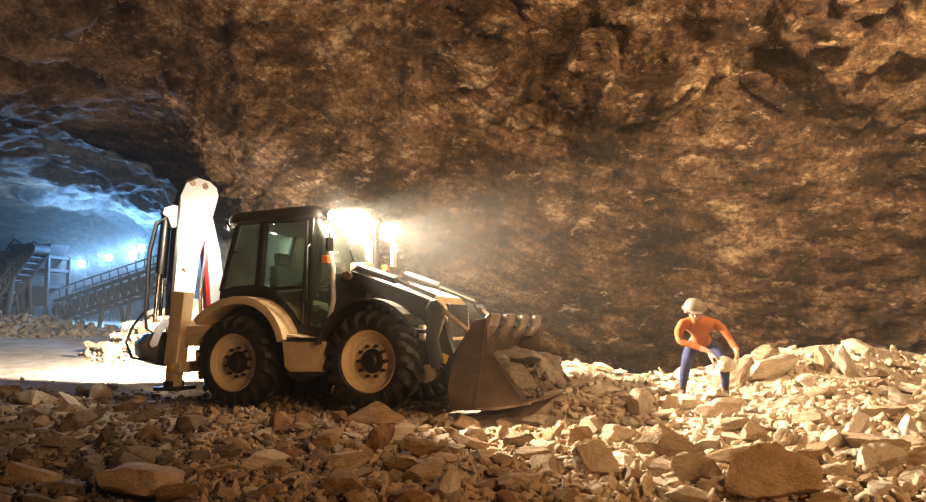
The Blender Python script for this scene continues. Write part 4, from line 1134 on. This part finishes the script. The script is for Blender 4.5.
px_, py_ = hit(704, 396)
PG = gh(px_, py_)
PR = empty('person', (px_, py_, PG), (0, 0, R(-8)))
tag(PR, 'person in an orange shirt and blue trousers bending over the stones', 'person')
def L(x, f_, z): return (x, -f_, z)
J = [  # name, pos, radius, parent, region
 ('pelvis', L(0, -.14, .68), .145, None, 't'),
 ('waist', L(-.03, -.01, .79), .14, 'pelvis', 's'),
 ('ribs', L(-.06, .13, .89), .155, 'waist', 's'),
 ('chest', L(-.09, .25, .97), .15, 'ribs', 's'),
 ('neckbase', L(-.13, .35, 1.03), .07, 'chest', 's'),
 ('neck', L(-.15, .395, 1.06), .055, 'neckbase', 'k'),
 ('jaw', L(-.175, .475, 1.06), .072, 'neck', 'k'),
 ('skull', L(-.185, .485, 1.13), .096, 'jaw', 'k'),
 ('crown', L(-.19, .48, 1.19), .07, 'skull', 'k'),
]
for s, n_ in ((-1, 'a'), (1, 'b')):
    J += [
     (n_ + 'hip', L(.10 * s, -.12, .65), .108, 'pelvis', 't'),
     (n_ + 'thigh', L(.175 * s, .03, .56), .095, n_ + 'hip', 't'),
     (n_ + 'knee', L(.24 * s, .16, .44), .070, n_ + 'thigh', 't'),
     (n_ + 'calf', L(.255 * s, .08, .30), .066, n_ + 'knee', 't'),
     (n_ + 'shin', L(.265 * s, .02, .16), .054, n_ + 'calf', 't'),
     (n_ + 'ankle', L(.27 * s, -.01, .10), .05, n_ + 'shin', 'b'),
     (n_ + 'heel', L(.27 * s, -.02, .05), .048, n_ + 'ankle', 'b'),
     (n_ + 'ball', L(.29 * s, .14, .04), .042, n_ + 'heel', 'b'),
     (n_ + 'toe', L(.295 * s, .21, .035), .033, n_ + 'ball', 'b'),
     (n_ + 'shoulder', L(-.09 + .2 * s, .28, .96), .08, 'chest', 's'),
     (n_ + 'upper', L(-.08 + .285 * s, .36, .84), .058, n_ + 'shoulder', 's'),
     (n_ + 'elbow', L(-.05 + .31 * s, .42, .73), .046, n_ + 'upper', 's'),
     (n_ + 'fore', L(.06 + .23 * s, .50, .67), .043, n_ + 'elbow', 's'),
     (n_ + 'wrist', L(.13 + .165 * s, .565, .62), .03, n_ + 'fore', 'k'),
     (n_ + 'palm', L(.14 + .15 * s, .585, .56), .034, n_ + 'wrist', 'k'),
    ]
    for k, (df, ln) in enumerate(((-.035, .9), (-.012, 1.05), (.012, 1.0), (.034, .8))):
        J += [(n_ + f'f{k}a', L(.145 + .150 * s, .595 + df, .515), .010, n_ + 'palm', 'k'),
              (n_ + f'f{k}b', L(.145 + .138 * s, .597 + df * 1.1, .515 - .035 * ln), .0095, n_ + f'f{k}a', 'k'),
              (n_ + f'f{k}c', L(.145 + .108 * s, .599 + df * 1.1, .515 - .06 * ln), .008, n_ + f'f{k}b', 'k')]
    J += [(n_ + 'ta', L(.145 + .125 * s, .645, .56), .012, n_ + 'palm', 'k'), (n_ + 'tb', L(.145 + .10 * s, .655, .525), .010, n_ + 'ta', 'k')]
names = [j[0] for j in J]
me = bpy.data.meshes.new('body_rig')
me.from_pydata([j[1] for j in J], [(i, names.index(j[3])) for i, j in enumerate(J) if j[3]], [])
tmp = bpy.data.objects.new('body_rig', me); COL.objects.link(tmp)
sk = tmp.modifiers.new('skin', 'SKIN'); sk.use_smooth_shade = True; sk.branch_smoothing = 0.6
for i, j in enumerate(J):
    v = me.skin_vertices[0].data[i]; v.radius = (j[2], j[2]); v.use_root = (i == 0)
ss = tmp.modifiers.new('smooth', 'SUBSURF'); ss.levels = 2; ss.render_levels = 2
bpy.context.view_layer.update()
dg = bpy.context.evaluated_depsgraph_get()
bme = bpy.data.meshes.new_from_object(tmp.evaluated_get(dg)); bme.name = 'body'
bpy.data.objects.remove(tmp)
bme.materials.clear()
for k in ('shirt', 'trousers', 'skin', 'boot'): bme.materials.append(M[k])
RI = {'s': 0, 't': 1, 'k': 2, 'b': 3}
segs = [(np.array(j[1]), np.array(J[names.index(j[3])][1]), RI[j[4]], j[2]) for j in J if j[3]]
cen = np.zeros(len(bme.polygons) * 3); bme.polygons.foreach_get('center', cen); cen = cen.reshape(-1, 3)
best = np.full(len(cen), 1e9); mi = np.zeros(len(cen), np.int32)
for a, b_, m_, r_ in segs:
    ab = b_ - a; t_ = np.clip(((cen - a) @ ab) / (ab @ ab + 1e-12), 0, .6)
    d_ = np.linalg.norm(cen - a - t_[:, None] * ab, axis=1) - r_
    k_ = d_ < best; best[k_] = d_[k_]; mi[k_] = m_
bme.polygons.foreach_set('material_index', mi)
bme.polygons.foreach_set('use_smooth', [True] * len(bme.polygons))
body = link('body', bme, None, PR)
HC = Vector(L(-.187, .488, 1.14))
# helmet with brim, hair, face
hq = Matrix.Translation(HC) @ Matrix.Rotation(R(22), 4, 'X')
hm = MB().lathe([(.135, 0), (.132, .04), (.115, .085), (.08, .112), (.035, .124), (.02, .126), (.018, .15), (.01, .15), (.008, .118)], (0, 0, 0), 'Z', 32)
hm.box((0, -.15, .012), (.14, .1, .012), None, .005)
bmesh.ops.transform(hm.bm, matrix=hq, verts=hm.bm.verts); hm.build('helmet', M['hat'], PR, 50)
hr = MB().lathe([(.03, .108), (-.02, .107), (-.05, .095), (-.06, .07)], (0, .012, 0), 'Z', 24)
bmesh.ops.transform(hr.bm, matrix=hq, verts=hr.bm.verts); hr.build('hair', M['hair'], PR, 60)
ns = MB().tube([(0, -.092, -.01), (0, -.122, -.045), (0, -.10, -.055)], .013, 8, True, [.009, .016, .01])
bmesh.ops.transform(ns.bm, matrix=hq, verts=ns.bm.verts); ns.build('nose', M['skin'], PR, 60)
for s in (-1, 1):
    er = MB().lathe([(-.03, 0), (-.02, .016), (.01, .02), (.03, .012), (.034, 0)], (s * .1, 0, -.03), 'Z', 10)
    bmesh.ops.transform(er.bm, matrix=hq, verts=er.bm.verts); er.build('ear', M['skin'], PR, 60)
for s in (-1, 1):
    ey = MB().lathe([(-.011, 0), (-.006, .009), (0, .011), (.006, .009), (.011, 0)], (s * .034, -.09, -.012), 'Z', 10)
    bmesh.ops.transform(ey.bm, matrix=hq, verts=ey.bm.verts); ey.build('eye', M['hair'], PR, 60)
mo = MB().box((0, -.082, -.085), (.045, .02, .008), None, .003)
bmesh.ops.transform(mo.bm, matrix=hq, verts=mo.bm.verts); mo.build('mouth', M['skin'], PR)
# the stone between the hands
sm_ = rock_mesh('stone', 901, 3, 12, (.125, .11, .10), .05, .55, .92, M['stone_pale'])
so = link('stone', sm_); so.location = Matrix.LocRotScale(PR.location, PR.rotation_euler, PR.scale) @ Vector(L(.145, .597, .47))
tag(so, 'pale stone held between the hands of the bent person', 'rock')


def lamp(kind, name, loc, energy, color, aim=None, **kw):
    l = bpy.data.lights.new(name, kind); l.energy = energy; l.color = color
    for k, v in kw.items(): setattr(l, k, v)
    o = bpy.data.objects.new(name, l); COL.objects.link(o); o.location = loc
    if aim is not None: o.rotation_euler = (Vector(aim) - Vector(loc)).to_track_quat('-Z', 'Y').to_euler()
    return o
WARM = (1.0, .60, .29)
# site lamp of the gallery, high up beside the viewer
lamp('AREA', 'site_lamp', (5.6, 6.3, 6.1), 700, (1.0, .71, .43), (4.6, 12.4, 5.0), shape='DISK', size=0.5, spread=R(165))
lamp('AREA', 'site_lamp', (3.4, 2.6, 4.9), 230, WARM, (2.0, 13, 4.2), shape='DISK', size=0.6)
lamp('AREA', 'site_lamp', (4.4, -0.6, 3.2), 210, (1.0, .56, .25), (0.4, 7.5, 0.2), shape='DISK', size=0.6)
# machine lamps
for i, (p, d_) in enumerate(LAMPS):
    w = mach(*p); dd = RM.to_3x3() @ d_
    if i < 2:
        lamp('SPOT', 'front_work_lamp', w, 8500, (1.0, .84, .62), w + dd, spot_size=R(78), spot_blend=0.55, shadow_soft_size=0.07)
        lamp('POINT', 'front_work_lamp', w + dd * .04, 170, (1.0, .82, .60), None, shadow_soft_size=0.05)
    elif i == 2: lamp('SPOT', 'rear_work_lamp', w, 240, (1.0, .93, .82), w + dd, spot_size=R(110), spot_blend=0.8, shadow_soft_size=0.07)
    else: lamp('SPOT', 'rear_work_lamp', w, 27000, (1.0, .93, .82), w + dd, spot_size=R(54), spot_blend=0.35, shadow_soft_size=0.07)
for i in (2, 3): lamp('POINT', 'rear_work_lamp', mach(*(LAMPS[i][0] + LAMPS[i][1] * .04)), 60, (1.0, .93, .82), None, shadow_soft_size=0.05)
lamp('SPOT', 'rear_work_lamp', mach(*(LAMPS[3][0] + LAMPS[3][1] * .04)), 1300, (1.0, .93, .82), (-4.4, 16.2, 3.6), spot_size=R(75), spot_blend=1.0, shadow_soft_size=0.06)  # extra spot added at the rear lamp to brighten the pillar corner
for p in FL:
    lamp('SPOT', 'tunnel_floodlight', p, 1600, (.07, .38, 1.0), (p[0] + 2.0, p[1] - 6, p[2] - .2), spot_size=R(165), spot_blend=1.0, shadow_soft_size=0.2)
    lamp('POINT', 'tunnel_floodlight', p, 300, (.07, .38, 1.0), None, shadow_soft_size=0.2)

# dust hanging in the air of the whole mine
b = bmesh.new(); bmesh.ops.create_cube(b, size=1); bmesh.ops.scale(b, vec=(70, 88, 18), verts=b.verts); bmesh.ops.translate(b, vec=(-12, 30, 5), verts=b.verts)
me = bpy.data.meshes.new('dust_haze'); b.to_mesh(me); b.free()
hm_ = bpy.data.materials.new('dust_haze'); hm_.use_nodes = True; nt = hm_.node_tree; nt.nodes.clear()
vo = nt.nodes.new('ShaderNodeVolumeScatter'); vo.inputs['Color'].default_value = (.95, .9, .82, 1); vo.inputs['Anisotropy'].default_value = .2
tc = nt.nodes.new('ShaderNodeTexCoord')
def glow_puff(c, rad, amt):             # extra dust added round the lamps, standing in for lens glare
    d_ = node(nt, 'ShaderNodeVectorMath'); d_.operation = 'DISTANCE'
    nt.links.new(tc.outputs['Object'], d_.inputs[0]); d_.inputs[1].default_value = c
    q = math_n(nt, 'DIVIDE', d_.outputs['Value'], rad)
    q = math_n(nt, 'MULTIPLY', math_n(nt, 'MULTIPLY', q, q), -1.0)
    return math_n(nt, 'MULTIPLY', math_n(nt, 'EXPONENT', q), amt)
den = None
PF = [(mach(*LAMPS[0][0]), (.36), .08), (mach(*LAMPS[1][0]), .24, .035), ((mach(*LAMPS[0][0]) + mach(*LAMPS[1][0])) / 2 + Vector((.7, 0, -.1)), 1.7, .005)]
PF += [(Vector(q), .8, .03) for q in FL] + [(Vector((-18, 37, 3.5)), 9.0, .011)]  # the wide one is added for a soft blue glow in the tunnel
for c, rad, amt in PF:
    e = glow_puff(c, rad, amt); den = e if den is None else math_n(nt, 'ADD', den, e)
den = math_n(nt, 'ADD', den, .0021)
nt.links.new(den, vo.inputs['Density'])
hm_.cycles.volume_step_rate = 0.085
ou = nt.nodes.new('ShaderNodeOutputMaterial'); nt.links.new(vo.outputs[0], ou.inputs['Volume'])
hz = link('dust_haze', me, hm_); tag(hz, 'fine dust hanging in the mine air, with glow added around lamps', 'haze', kind='stuff')

w = bpy.data.worlds.new('world'); SC.world = w; w.use_nodes = True
w.node_tree.nodes['Background'].inputs[0].default_value = (.0, .0, .0, 1)
SC.view_settings.view_transform = 'Standard'; SC.view_settings.look = 'None'; SC.view_settings.gamma = 1
SC.view_settings.use_curve_mapping = False; SC.view_settings.exposure = 0.0
SC.cycles.use_denoising = True
SC.cycles.volume_bounces = 0; SC.cycles.max_bounces = 6; SC.cycles.transparent_max_bounces = 16
